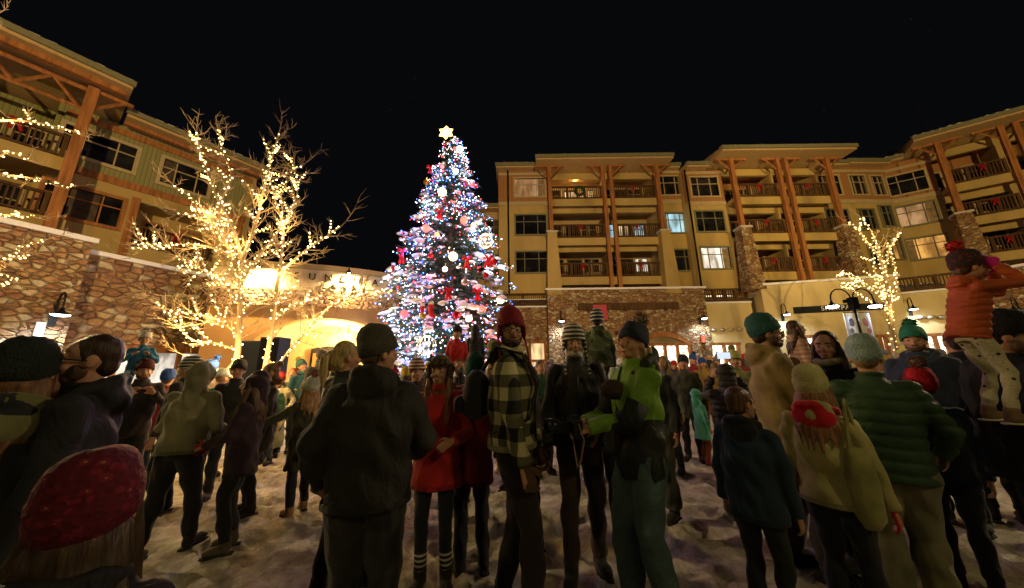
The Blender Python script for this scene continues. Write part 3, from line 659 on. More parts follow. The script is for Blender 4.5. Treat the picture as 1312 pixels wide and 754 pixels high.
m = MB(); band(m, 2.45, 2.59, K(0), lambda u: 2.55-.25*abs((u-ac)/1.6)**2, ac-1.1, ac+.9, 12); dk = m.build('door_frame', mat((.02, .015, .01), 'plain'), EB)
m = MB(); band(m, 2.38, 2.44, K(.1), K(2.25), ac-.95, ac+.4, 8); m.build('door_panel', mat((.5, .16, .04), 'plain'), dk)
m = MB(); band(m, .0, .4, K(0), K(1.9), a0-.3, a0+.02, 2); m.build('pier', mat((1, 0, 0), 'brick'), EB)
def letters(s, px0, px1, z, size, lab):
    T = thing('sign_lettering', lab, 'sign', CV.w(CV.uof((px0+px1)/2), -.1, z-.2))
    for i, ch in enumerate(s):
        px = px0+(px1-px0)*i/(len(s)-1); u = CV.uof(px); me = text(ch, size, .03); b = MB()
        b.add([CV.w(u+v.co.x, -.06-v.co.z, z+v.co.y) for v in me.vertices], [tuple(p.vertices) for p in me.polygons]); b.build('letter', mat((.03, .02, .012), 'plain'), T)
letters('SUNDIAL', 376, 499, 5.0, .36, 'large dark capitals reading SUNDIAL on the curved entrance wall')
letters('LODGE', 413, 464, 4.64, .28, 'smaller dark capitals reading LODGE under the large word')
for px, lab, hot in ((333, 'small dark cone lamp blazing over the left end of the curved wall', 1), (443, 'small dark cone lamp over the middle of the word on the curved wall', 1)):
    u = CV.uof(px); p = CV.w(u, -.45, 5.28)
    T = thing('wall_lamp', lab, 'lamp', CV.w(u, -.05, 5.2), group='lamps over the curved entrance wall')
    m = MB(); m.tube([CV.w(u, -.02, 5.42), CV.w(u, -.3, 5.55), CV.w(u, -.45, 5.45), p], .018, 6); m.build('arm', BLACKM, T)
    m = MB(); m.tube([p+Vector((0, 0, .04)), p, p-Vector((0, 0, .12))], [.03, .05, .12], 12, cap=False); m.build('shade', BLACKM, T, smooth=True)
    m = MB(); m.ell(p-Vector((0, 0, .09)), .05, n=2); m.build('bulb', emit((1, .8, .45), 30, sample=False), T)
    lamp('lamp_light', 'SPOT', p-Vector((0, 0, .13)), (1, .68, .3), 1700 if px == 333 else 1250, T, .05, ang=R(150), blend=.8, to=CV.w(u, .1, 4.4))
# vault lamp
T = thing('ceiling_lamp', 'round lamp glowing inside the entrance archway', 'lamp', CV.w(ac+.8, 1.4, 3.0))
m = MB(); m.ell(CV.w(ac+.8, 1.4, 2.9), .12); m.build('globe', emit((1, .8, .4), 8, sample=False), T); m = MB(); m.tube([CV.w(ac+.8, 1.4, 3.0), CV.w(ac+.8, 1.4, 3.5)], .02, 6); m.build('stem', BLACKM, T)
lamp('lamp_light', 'POINT', CV.w(ac+.8, 1.4, 2.6), (1, .72, .32), 700, T, .15)
# ================================================================ GROUND
def lin(a, b, s): return [a+(b-a)*i/max(1, int((b-a)/s)) for i in range(int((b-a)/s)+1)]
xs = [-600, -200, -80, -40, -25, -18]+lin(-13, -4, .16)+lin(-3.95, 5, .045)+lin(5.1, 14, .16)+[18, 25, 40, 80, 200, 600]
ys = [-300, -80, -20, -6, -2, 0]+lin(.6, 6.5, .042)+lin(6.6, 13, .12)+[15, 18, 22, 30, 60, 200, 600]
def gz(x, y):
    if not (-13.5 < x < 14.2 and .3 < y < 13.5): return 0.
    v = Vector((x, y, 0)); a = noise.noise(v*.9)*.03+noise.noise(v*3.1)*.018+noise.noise(v*7.7)*.02+abs(noise.noise(v*5.1+Vector((3, 1, 0))))*.03
    c = noise.noise(v*4.3+Vector((9, 3, 1))); a -= .12*max(0, c-.15)
    return a-.01
m = MB(); nx = len(xs)
for y in ys:
    for x in xs: m.v.append((x, y, gz(x, y)))
m.f = [(j*nx+i, j*nx+i+1, (j+1)*nx+i+1, (j+1)*nx+i) for j in range(len(ys)-1) for i in range(nx-1)]
rf = random.Random(8); V = np.array(m.v)
for _ in range(1100):    # boot prints trodden into the snow
    cx, cy, an = rf.uniform(-6, 8), rf.uniform(1.2, 9.5), rf.gauss(0, .9); dx, dy = V[:, 0]-cx, V[:, 1]-cy
    k = np.nonzero((abs(dx) < .3) & (abs(dy) < .3))[0]; a_ = dx[k]*math.cos(an)+dy[k]*math.sin(an); b_ = -dx[k]*math.sin(an)+dy[k]*math.cos(an)
    q = (a_/.065)**2+(b_/.15)**2; V[k, 2] += -.042*np.exp(-q*.9)+.02*np.exp(-(np.sqrt(q)-1.7)**2*5)
m.v = [tuple(q) for q in V.tolist()]
g = m.build('ground', mat((.5, .45, .4), 'trodden'), smooth=True); g['kind'] = 'structure'
# ================================================================ BULBS
BM = {}
def bulbmesh(col, s, r):
    k = (col, s, r)
    if k not in BM:
        vs, fs = ico(1); me = bpy.data.meshes.new('bulb'); me.from_pydata([tuple(v*r) for v in vs], [], fs); me.materials.append(emit(col, s, sample=False)); BM[k] = me
    return BM[k]
def light_string(label, pts, col, s, r, wire=None, group=None, cat='string lights', nparts=100, wirer=.004):
    pts = sorted(pts, key=lambda p: Vector(p).length)
    T = thing('light_string', label, cat, pts[0], group=group); o0 = Vector(pts[0])
    if wire: wire.build('wire', mat((.02, .03, .015), 'plain'), T)
    big = bulbmesh(col, s, r)
    step = 1
    for p in pts[:nparts]:
        o = bpy.data.objects.new('bulb', big); o.location = Vector(p)-o0; q = random.choice((.6, .8, 1, 1, 1.25)); o.scale = (q, q, q); o.parent = T; COL.objects.link(o)
    rest = pts[nparts:]
    if rest:
        b = MB(); vs, fs = ico(1)
        for p in rest:
            q = r*random.choice((.6, .8, 1, 1, 1.25)); b.add([v*q+Vector(p) for v in vs], fs)
        o = b.build('bulbs', emit(col, s, sample=False), T); o['kind'] = 'stuff'
    return T
# ================================================================ BARE TREES WITH LIGHTS
def smooth_path(pts, k=5):
    out = []
    P = [pts[0]]+list(pts)+[pts[-1]]
    for i in range(1, len(P)-2):
        for j in range(k):
            t = j/k; a, b, c, d = P[i-1], P[i], P[i+1], P[i+2]
            out.append(.5*((2*b)+(-a+c)*t+(2*a-5*b+4*c-d)*t*t+(-a+3*b-3*c+d)*t**3))
    out.append(P[-2]); return out
def bare_tree(label, limbs, Y, twigl, ntw, bcol, bs, br, sp, slabel, group=None, bark=(.42, .32, .19), tws=1., bulbtw=.35):
    """limbs: (pixel trace, depth offset at start, at end, radius start, end)"""
    base = limbs[0][0][0]; b0 = at(*base, Y); b0.z = 0
    T = thing('bare_tree', label, 'tree', b0, group=group)
    trunk, crown = MB(), MB(); bulbs = []; wire = MB(); lampspots = []
    def grow(p, d, L, r, lvl):
        n = 4; pts = [p]; dd = d.copy()
        for i in range(n):
            dd = (dd+Vector((random.uniform(-1, 1), random.uniform(-1, 1), random.uniform(-.6, 1)))*.22).normalized(); pts.append(pts[-1]+dd*L/n)
        crown.tube(pts, [r*(1-.75*i/n) for i in range(n+1)], 4, cap=False)
        if lvl > 0:
            for i in range(1, n+1):
                for _ in range(2):
                    nd = (dd*.8+Vector((random.uniform(-1, 1), random.uniform(-1, 1), random.uniform(-.7, 1)))*.9).normalized()
                    grow(pts[i], nd, L*random.uniform(.35, .6), r*.6, lvl-1)
        return pts
    for tr, o0, o1, r0, r1 in limbs:
        n = len(tr); P = [at(x, y, Y+o0+(o1-o0)*i/(n-1)) for i, (x, y) in enumerate(tr)]
        if r0 > .05: P[0].z = min(P[0].z, 1.0) ; P.insert(0, Vector((P[0].x*.98+.0, P[0].y, -.05))) if P[0].z > .3 else None
        S = smooth_path(P); k = len(S)
        trunk.tube(S, [r0+(r1-r0)*(i/(k-1))**.8 for i in range(k)], 9)
        L = sum((a-b).length for a, b in zip(S, S[1:])); c = 0; ph = random.random()*6
        # spiral of lights
        acc = 0; wp = []
        for i in range(k-1):
            a, b = S[i], S[i+1]; seg = (b-a).length; d = (b-a).normalized(); u = d.orthogonal().normalized(); v = d.cross(u)
            rr = r0+(r1-r0)*(i/(k-1)); q = 0
            while q < seg:
                ph += 1.9*sp/.1; pos = a.lerp(b, q/seg)+(u*math.cos(ph)+v*math.sin(ph))*(rr+.015)
                wp.append(pos); 
                if pos.z > .7: bulbs.append(pos)
                q += sp*random.uniform(.6, 1.3)
            t0 = i/(k-1)
            if a.z > 1.9 and t0 > .12:
                for _ in range(ntw):
                    if random.random() < seg/.16*.5:
                        side = (u*random.uniform(-1, 1)+v*random.uniform(-1, 1)).normalized()
                        nd = (d*.5+side+Vector((0, 0, .25))).normalized()
                        pts = grow(a.lerp(b, random.random()), nd, twigl*random.uniform(.45, 1)*(1.15-.5*t0), .011*tws, 1)
                        if random.random() < bulbtw:
                            for z in range(1, len(pts)):
                                bulbs.append(pts[z]+Vector((0, 0, .02)));
                                if random.random() < .7: bulbs.append(pts[z-1].lerp(pts[z], .5)+Vector((0, 0, -.02)))
        if len(wp) > 1: wire.tube(wp, .004, 3, cap=False)
        grow(S[-1], (S[-1]-S[-2]).normalized(), twigl*.9, max(.008, r1), 1)
        lampspots.append(S[k//2])
    trunk.build('trunk', mat(bark, 'wood'), T, smooth=True); crown.build('crown', mat(tuple(x*.9 for x in bark), 'wood'), T, smooth=True)
    S_ = light_string(slabel, bulbs, bcol, bs, br, wire)
    return T, S_, lampspots
WARM = (1, .62, .22)
random.seed(11)
t1 = [([(300, 478), (304, 430), (308, 370), (310, 330), (303, 290), (285, 250), (272, 215), (262, 185), (258, 158)], 0, .2, .062, .016),
      ([(334, 478), (342, 440), (350, 400), (357, 350), (368, 335), (392, 315), (420, 297), (440, 284)], -.15, -.6, .045, .01),
      ([(310, 330), (322, 300), (333, 270), (340, 240), (350, 205), (362, 165)], 0, .3, .04, .012),
      ([(308, 345), (290, 300), (268, 268), (248, 243), (226, 226)], 0, -.3, .035, .01),
      ([(306, 330), (285, 312), (250, 303), (215, 302), (180, 301)], 0, -.5, .028, .008),
      ([(303, 310), (285, 285), (255, 268), (230, 262)], 0, .4, .025, .008),
      ([(357, 350), (362, 320), (365, 285), (355, 245), (350, 225)], -.2, .2, .03, .01),
      ([(306, 380), (285, 350), (258, 335), (228, 318)], 0, .3, .025, .008),
      ([(303, 420), (280, 400), (250, 392), (215, 385)], 0, -.4, .022, .007),
      ([(302, 440), (275, 430), (245, 425), (222, 400), (200, 372)], 0, -.3, .02, .007),
      ([(340, 450), (352, 462), (370, 440), (395, 415), (418, 390), (440, 377), (470, 368), (505, 370)], -.1, -.9, .022, .006),
      ([(306, 360), (325, 330), (350, 300), (372, 270), (385, 235), (378, 195)], 0, .3, .03, .008),
      ([(350, 400), (372, 385), (395, 378), (415, 372)], -.15, -.5, .016, .006),
      ([(300, 450), (285, 465), (262, 455), (235, 445)], 0, -.2, .018, .006),
      ([(285, 250), (300, 215), (290, 180), (285, 155)], .1, .4, .02, .008),
      ([(350, 225), (372, 215), (392, 205)], .2, .3, .014, .006)]
T1, S1, sp1 = bare_tree('multi-stemmed bare tree wrapped in warm lights in front of the curved entrance', t1, 6.2, .6, 3, (1, .66, .24), 10, .0145, .1, 'warm white light string wound through the big bare tree on the left', bulbtw=.3)
for i, p in enumerate(sp1[:14]):
    lamp('lamp_light', 'POINT', p+Vector((.14, -.16, 0)), WARM, 15, S1, .06)
random.seed(5)
t2 = [([(-150, 480), (-140, 380), (-125, 300), (-100, 240), (-60, 200)], 0, 0, .11, .03),
      ([(-125, 300), (-80, 200), (-30, 140), (5, 138), (45, 140), (80, 148), (112, 157)], 0, .5, .035, .006),
      ([(-100, 240), (-50, 195), (-5, 205), (40, 212), (80, 222), (98, 224)], 0, .3, .03, .006),
      ([(-110, 262), (-60, 230), (-15, 195), (18, 178), (40, 188)], 0, .1, .02, .006),
      ([(-115, 290), (-60, 265), (-10, 258), (25, 260), (50, 262)], 0, .4, .024, .005),
      ([(-125, 330), (-70, 310), (-25, 312), (5, 318), (30, 300), (60, 292)], 0, .6, .02, .005),
      ([(-125, 350), (-70, 335), (-25, 330), (10, 335), (22, 345)], 0, .3, .02, .005),
      ([(-90, 230), (-60, 130), (-25, 30), (8, 0)], 0, .3, .03, .006),
      ([(-80, 205), (-40, 150), (-10, 112), (4, 122)], 0, .5, .02, .006)]
for p in ((302, 452, 6.0), (336, 455, 5.8), (250, 420, 6.0), (390, 425, 5.4)): lamp('lamp_light', 'POINT', at(*p)+Vector((0, -.2, 0)), WARM, 55, S1, .08)
T2, S2, sp2 = bare_tree('bare tree at the far left edge reaching lit twigs into view', t2, 4.4, .3, 2, (1, .66, .24), 6, .0125, .07, 'warm white light string on the branches at the far left edge', bulbtw=.2)
for p in (sp2[1], sp2[2], sp2[4], sp2[6]): lamp('lamp_light', 'POINT', p+Vector((.1, -.05, 0)), WARM, 10, S2, .06)
random.seed(9)
t3 = [([(1141, 470), (1141, 440), (1139, 400), (1134, 365), (1130, 345)], 0, 0, .1, .05),
      ([(1134, 365), (1126, 340), (1112, 322), (1100, 305), (1088, 296)], 0, -.2, .05, .015),
      ([(1132, 350), (1124, 325), (1116, 305), (1104, 290)], 0, .4, .04, .015),
      ([(1134, 365), (1140, 335), (1148, 322), (1155, 310)], 0, -.3, .04, .012),
      ([(1138, 390), (1120, 385), (1104, 372), (1088, 362), (1070, 366)], 0, -.6, .03, .01),
      ([(1139, 400), (1148, 380), (1146, 350), (1138, 325)], 0, .5, .04, .012),
      ([(1140, 410), (1128, 390), (1122, 365), (1120, 340)], 0, -.5, .04, .012),
      ([(1140, 412), (1118, 400), (1096, 386), (1078, 372)], 0, -.8, .02, .008)]
T3, S3, sp3 = bare_tree('small bare tree tightly wrapped in warm lights by the double street lamp', t3, 13, .6, 1, (1, .66, .24), 6, .027, .13, 'warm white light string wrapped tightly round the small tree on the right', bulbtw=.3)
for p in sp3[:6]: lamp('lamp_light', 'POINT', p+Vector((0, -.3, 0)), WARM, 16, S3, .08)
# ================================================================ CHRISTMAS TREE
random.seed(21)
CT = Vector((-2.35, 12, 0)); top = 11.1
XT = thing('christmas_tree', 'tall snowy Christmas tree covered in coloured lights in the middle of the plaza', 'tree', CT)
m = MB(); m.tube([CT+Vector((0, 0, z)) for z in (0, 3, 7, top)], [.2, .16, .09, .02], 10); m.build('trunk', mat((.1, .06, .035), 'wood'), XT, smooth=True)
nd, sn = MB(), MB(); surf = []
def rad(z):
    return float(np.interp(z, [.8, 2.5, 4.2, 6, 7, 8.6, 10.2, 11.1], [2.3, 2.4, 2.2, 1.95, 1.5, 1.02, .42, .1]))
z = .9; nb = 0
while z < top-.15:
    t = (z-.8)/(top-.8); cnt = int(19-12*t)
    for k in range(cnt):
        a = random.random()*6.283; L = rad(z)*random.uniform(.72, 1.12); d = Vector((math.cos(a), math.sin(a), 0))
        zz = z+random.uniform(-.12, .12); rise = .12*L; pts = []
        for i in range(7):
            s = i/6; pts.append(CT+d*(L*s)+Vector((0, 0, zz+rise*math.sin(s*2.2)-.26*L*s*s)))
        nd.tube(pts, [.022*(1-.6*i/6) for i in range(7)], 3, cap=False)
        side = Vector((-d.y, d.x, 0))
        for i in range(1, 7):
            for sgn in (-1, 1):
                p = pts[i]; w = (.16+.34*L/2.4)*(1.15-i/8)*random.uniform(.7, 1.2)
                tip = p+side*sgn*w+d*w*.75+Vector((0, 0, -.18*w))
                # needle spray: many short leaves along the twig
                nn = 9
                for j in range(nn):
                    q = p.lerp(tip, (j+.4)/nn); dr = (tip-p).normalized()
                    for _ in range(4):
                        o = Vector((random.uniform(-1, 1), random.uniform(-1, 1), random.uniform(-1, .8)))*.075+dr*.06
                        wv = Vector((random.uniform(-1, 1), random.uniform(-1, 1), random.uniform(-1, 1)))*.012
                        nd.add([q-wv, q+wv, q+o], [(0, 1, 2)])
                if i > 2: surf.append((p.lerp(tip, random.random()), s, a))
        for i in range(2, 7):
            if random.random() < (.34 if i > 3 else .12):
                p = pts[i]+side*random.uniform(-.2, .2)*L/2; w = (.06+.04*L)*random.uniform(.5, 1.4)
                M = Matrix.Rotation(a, 4, 'Z') @ Matrix.Rotation(.25, 4, 'Y')
                sn.ell(p+Vector((0, 0, .05)), (w*1.25, w*.95, w*.5), M, n=2)
        surf.append((pts[-1], 1, a)); nb += 1
    z += .27-.08*t
nd.build('crown', mat((.045, .09, .055), 'plain'), XT)
# break up the snow pads
sn.v = [tuple(Vector(v)+Vector((1, 1, .5))*(noise.noise(Vector(v)*7)*.08+noise.noise(Vector(v)*16)*.04)) for v in sn.v]
sn.build('snow', SNOW, XT, smooth=True)['kind'] = 'stuff'
random.shuffle(surf)
front = [s for s in surf if math.sin(s[2]) < .5]
cols = {'cool white': ((.62, .78, 1), 9, 1050), 'blue': ((.06, .2, 1), 11, 850), 'red': ((1, .04, .06), 8, 640), 'warm white': ((1, .8, .5), 9, 420)}
idx = 0; CL = {}
for nme, (c, s, n) in cols.items():
    pts = []
    for k in range(n):
        p = front[idx % len(front)][0]; idx += 1
        out = (p-CT); out.z = 0; out = out.normalized() if out.length > .01 else Vector((0, -1, 0))
        pts.append(p+out*random.uniform(0, .16)+Vector((random.uniform(-.08, .08), random.uniform(-.08, .08), random.uniform(-.1, .05))))
    CL[nme] = light_string(f'{nme} light string spread over the Christmas tree', pts, c, s, .0185 if nme != 'blue' else .021)
# inner coloured glow of the strings
random.seed(4)
gl = [((.5, .68, 1), 'cool white')]*13+[((1, .07, .12), 'red')]*11+[((.08, .2, 1), 'blue')]*9+[((1, .7, .4), 'warm white')]*5
for i, (c, nme) in enumerate(gl):
    zz = 1.2+9.2*((i*.618) % 1); a = -math.pi/2+random.uniform(-1.5, 1.5); r_ = rad(zz)*random.uniform(.75, 1.12)+.05
    lamp('lamp_light', 'POINT', CT+Vector((math.cos(a)*r_, math.sin(a)*r_, zz)), c, 36 if zz > 2 else 30, CL[nme], .05)
# star
p = at(577, 168, 12)
ST = thing('tree_star', 'glowing yellow star on the very top of the Christmas tree', 'star', p-Vector((0, 0, .35)))
m = MB(); pts = []
for i in range(12):
    a = math.pi/2+i*math.pi/6; r_ = .34 if i % 2 == 0 else .23; pts.append(p+Vector((r_*math.cos(a), 0, r_*math.sin(a))))
f_, bk = p+Vector((0, -.1, 0)), p+Vector((0, .1, 0))
m.add(pts+[f_, bk], [(i, (i+1) % 12, 12) for i in range(12)]+[((i+1) % 12, i, 13) for i in range(12)]); m.build('body', emit((1, .62, .14), 5, sample=False), ST)
m = MB(); m.tube([CT+Vector((0, 0, top-.2)), p-Vector((0, 0, .15))], .02, 6); m.build('stem', BLACKM, ST)
lamp('lamp_light', 'POINT', p+Vector((0, -.25, 0)), (1, .8, .3), 40, ST, .1)
F12 = Fr(0, 12, 0)
def onTree(px, py, k=.0):
    """front surface point of the crown seen at a pixel"""
    r = ray(px, py); Y = 12
    for _ in range(6):
        x = r[0]/r[1]*Y; z = H+r[2]/r[1]*Y; rr = rad(max(.9, min(top-.1, z))); dx = min(abs(x-CT.x), rr*.97); Y = 12-math.sqrt(rr*rr-dx*dx)*.95
    return at(px, py, Y-.08-k)
def ball(px, py, r, col, s, label, name='bauble', glow=True, power=6):
    p = onTree(px, py); T = thing(name, label, 'ornament', p-Vector((0, 0, r)))
    m = MB(); m.ell(p, r, n=3); m.build('ball', emit(col, s, sample=False) if glow else mat(col, 'metal', .15), T, smooth=True)
    m = MB(); m.tube([p+Vector((0, 0, r*.95)), p+Vector((0, 0, r*1.25))], r*.22, 8); m.tube([p+Vector((0, 0, r*1.25)), p+Vector((0, .08, r*1.25+.12))], .006, 4); m.build('hook', mat((.5, .4, .2), 'metal'), T)
    if glow: lamp('lamp_light', 'POINT', p+Vector((0, -r-.08, 0)), col, power, T, r*.6)
for px, py, r, c, s, lab in [
    (570, 244, .15, (1, .82, .45), 9, 'big warm white glowing ball high on the Christmas tree'),
    (588, 218, .1, (.8, .9, 1), 9, 'cool white glowing ball just under the top of the Christmas tree'),
    (597, 281, .13, (1, .12, .08), 3.2, 'big reddish glowing ball upper middle of the Christmas tree'),
    (548, 290, .13, (1, .12, .08), 3.2, 'reddish glowing ball on the left upper side of the Christmas tree'),
    (582, 327, .14, (1, .85, .5), 9, 'warm white glowing ball in the centre of the Christmas tree'),
    (609, 288, .09, (1, .65, .3), 7, 'small amber glowing ball right of the big reddish one'),
    (641, 384, .13, (1, .88, .4), 9, 'yellow glowing ball at the right edge, low on the Christmas tree'),
    (617, 396, .13, (1, .1, .07), 3.2, 'red glowing ball low on the right of the Christmas tree'),
    (517, 399, .12, (1, .08, .08), 3, 'red glowing ball low on the left edge of the Christmas tree'),
    (609, 236, .09, (1, .06, .05), 3, 'red glowing ball at the right edge near the top'),
    (571, 343, .08, (1, .9, .7), 9, 'small white glowing ball below the central warm one'),
    (571, 212, .07, (1, .15, .2), 3, 'small pink glowing ball near the top of the Christmas tree'),
    (600, 407, .1, (1, .85, .6), 8, 'white glowing ball above the heads, low in the tree'),
    (562, 298, .07, (1, .4, .08), 4, 'small orange glowing ball between two reddish ones')]:
    ball(px, py, r, c, s, lab)
for px, py, r, c, lab in [(550, 231, .12, (.7, .35, .05), 'golden bauble at the upper left edge of the Christmas tree'), (634, 335, .12, (.5, .02, .02), 'dark red bauble at the right edge of the Christmas tree'),
    (623, 352, .1, (.5, .02, .02), 'red bauble hanging right of the tree centre'), (541, 402, .1, (.5, .4, .05), 'small gold bauble beside the red stockings'), (553, 325, .09, (.6, .03, .03), 'small red bauble left of the tree centre'),
    (596, 360, .12, (.55, .5, .45), 'silver bauble in the lower middle of the tree'), (584, 402, .13, (.55, .02, .03), 'red bauble low in the middle of the tree')]:
    ball(px, py, r, c, 0, lab, glow=False)
# wire-globe lights
for px, py, r, lab in ((624, 308, .24, 'round wire globe of white lights on the right side of the Christmas tree'), (545, 440, .27, 'round wire globe of warm lights at the lower left of the Christmas tree'), (594, 190, .13, 'tiny wire globe near the top right of the Christmas tree')):
    p = onTree(px, py, .15); T = thing('light_globe', lab, 'ornament', p-Vector((0, 0, r))); w = MB(); b = MB()
    for k in range(6):
        M = Matrix.Rotation(k*math.pi/6, 4, 'Z'); ring = [p+M @ Vector((r*math.cos(t), 0, r*math.sin(t))) for t in [2*math.pi*i/20 for i in range(21)]]
        w.tube(ring, .007, 4, cap=False)
        for q in ring[::2]: b.ell(q, .017, n=1)
    w.build('frame', mat((.5, .45, .35), 'metal'), T); o = b.build('bulbs', emit((1, .85, .5), 6, sample=False), T); o['kind'] = 'stuff'
    lamp('lamp_light', 'POINT', p, (1, .8, .45), 12, T, .1)
# ribbons and stockings
def ribbon(px, py, n, label, ln=.5):
    ln *= .75; p = onTree(px, py, .05); b = MB()
    for k in range(n):
        x = (k-(n-1)/2)*.1; b.tube([p+Vector((0, 0, 0)), p+Vector((x*.6, -.03, -ln*.5)), p+Vector((x*1.3, 0, -ln))], [(.03, .01), (.042, .01), (.05, .01)], 6, up=(0, 1, 0))
    for s in (-1, 1): b.tube([p, p+Vector((s*.1, -.04, .08)), p+Vector((s*.17, 0, .0)), p], [(.03, .04)]*4, 6, up=(0, 1, 0))
    tag(b.build('red_ribbon', mat((.6, .012, .02), 'plain', .5), loc=p, smooth=True), label, 'ribbon')
def stocking(px, py, label, s=1.):
    p = onTree(px, py, .06); b = MB(); b.tube([p, p+Vector((0, 0, -.22*s)), p+Vector((.02, 0, -.36*s)), p+Vector((.15*s, 0, -.43*s))], [(.075*s, .03), (.07*s, .03), (.075*s, .04), (.05*s, .03)], 8, up=(0, 1, 0))
    T = b.build('stocking', mat((.6, .012, .02), 'cloth'), loc=p, smooth=True); tag(T, label, 'stocking')
    c = MB(); c.tube([p+Vector((0, 0, .05)), p+Vector((0, 0, -.04))], [(.085*s, .04)]*2, 8, up=(0, 1, 0)); c.build('cuff', mat((.8, .78, .75), 'cloth'), T)
ribbon(517, 318, 2, 'long red ribbon hanging from the left tip of the Christmas tree', .6)
ribbon(578, 182, 3, 'red bow tied right under the star', .35); ribbon(600, 330, 2, 'red ribbon beside the central warm ball'); ribbon(566, 268, 2, 'red ribbon on the upper left of the tree', .4)
ribbon(627, 330, 3, 'red ribbon bow on the right side of the tree', .45); ribbon(556, 212, 2, 'small red ribbon on the upper left edge', .35); ribbon(575, 370, 2, 'red ribbon in the lower middle of the tree', .4); ribbon(612, 372, 2, 'red ribbon on the lower right of the tree', .4)
stocking(552, 386, 'red stocking on the lower left of the Christmas tree'); stocking(541, 388, 'slim red stocking left of the larger stocking', .8); stocking(505, 335, 'red stocking at the left tip of the middle branches', .9); stocking(600, 228, 'small red stocking right of the upper white ball', .6)
# ================================================================ LAMPS
def cone_shade(T, p, r=.2, col=(.75, .88, 1), power=60, glow=22, ang=150):
    m = MB(); m.tube([p+Vector((0, 0, q)) for q in (.22, .14, .1, .03, 0)], [.035, .05, .09, r*.8, r], 16, cap=False); m.build('shade', BLACKM, T, smooth=True)
    m = MB(); m.ell(p+Vector((0, 0, .015)), (r*.82, r*.82, .055), n=3); m.build('bulb', emit(col, glow, sample=False), T, smooth=True)
    lamp('lamp_light', 'SPOT', p-Vector((0, 0, .06)), col, power, T, r*.6, ang=R(ang), blend=.5, to=p-Vector((0, 0, 2)))
def gooseneck(fr, u, z, label, reach=.55, power=60, r=.2, d=0):
    T = thing('wall_lamp', label, 'lamp', fr.w(u, d-.02, z+.1), group='black gooseneck lamps on the shop walls')
    p = fr.w(u, d-reach, z)
    m = MB(); arc_ = [fr.w(u, d-.03, z-.15), fr.w(u, d-.04, z+.35)]+[fr.w(u, d-reach/2-.01+math.cos(t)*-(-reach/2+.03), z+.4+.3*math.sin(t)) for t in (0,)][:0]
    for i in range(9):
        t = math.pi*i/8; arc_.append(fr.w(u, d-reach/2-.02+(reach/2-.02)*math.cos(t), z+.38+.3*math.sin(t)))
    arc_.append(p+Vector((0, 0, .2))); m.tube(arc_, .022, 8); m.fb(fr, u-.07, u+.07, d-.05, d+.0, z-.28, z+.12); m.build('arm', BLACKM, T, smooth=False)
    cone_shade(T, p, r, power=power)
gooseneck(ps, US(717, 418), 4.25, 'gooseneck lamp on the left pier of the stone shop front', power=260)
gooseneck(ps, US(895, 415), 4.3, 'gooseneck lamp on the right pier of the stone shop front', power=260)
gooseneck(pe, pe.U(1001, 413), 4.3, 'gooseneck lamp at the left end of the cream stucco wall', power=260)
gooseneck(pf, pf.U(1164, 408), 4.35, 'gooseneck lamp right of the lit tree on the stucco wall', power=260)
gooseneck(pg, pg.U(1300, 398), 3.9, 'gooseneck lamp at the far right behind the orange-coated child', power=260)
gooseneck(W1, W1.U(68, 390), 3.1, 'gooseneck lamp on the flagstone wall at the left', power=260, r=.22)
# double street lamp
b = at(1099, 430, 11.5); b.z = 0
T = thing('street_lamp', 'double-armed street lamp with two hooked arms before the cream shop front', 'street lamp', b)
zt = at(1099, 398, 11.5).z
m = MB(); m.tube([b, b+Vector((0, 0, .5))], [.12, .07], 10); m.tube([b+Vector((0, 0, .5)), b+Vector((0, 0, zt))], [.06, .045], 10); m.build('pole', BLACKM, T, smooth=True)
m = MB(); m.box(b+Vector((-.1, -.1, zt-.3)), b+Vector((.12, .1, zt+.14))); m.box(b+Vector((-.3, -.05, zt-.05)), b+Vector((-.102, .05, zt+.06))); m.build('control_box', BLACKM, T)
for s in (-1, 1):
    m = MB(); A = [b+Vector((0, 0, zt-.02))]
    for i in range(9):
        t = math.pi*i/8; A.append(b+Vector((s*(.4-.36*math.cos(t)), 0, zt+.1+.36*math.sin(t))))
    A.append(b+Vector((s*.76, 0, zt+.02))); m.tube(A, .022, 8); ar = m.build('arm', BLACKM, T)
    p = b+Vector((s*.76, 0, zt-.2)); m = MB(); m.tube([p+Vector((0, 0, q)) for q in (.22, .14, .1, .03, 0)], [.035, .05, .09, .17, .21], 16, cap=False); m.build('shade', BLACKM, T, smooth=True)
    m = MB(); m.ell(p+Vector((0, 0, .015)), (.18, .18, .055), n=3); m.build('bulb', emit((.75, .88, 1), 22, sample=False), T, smooth=True)
    lamp('lamp_light', 'SPOT', p-Vector((0, 0, .06)), (.8, .9, 1), 90, T, .1, ang=R(150), blend=.5, to=p-Vector((0, 0, 2)))
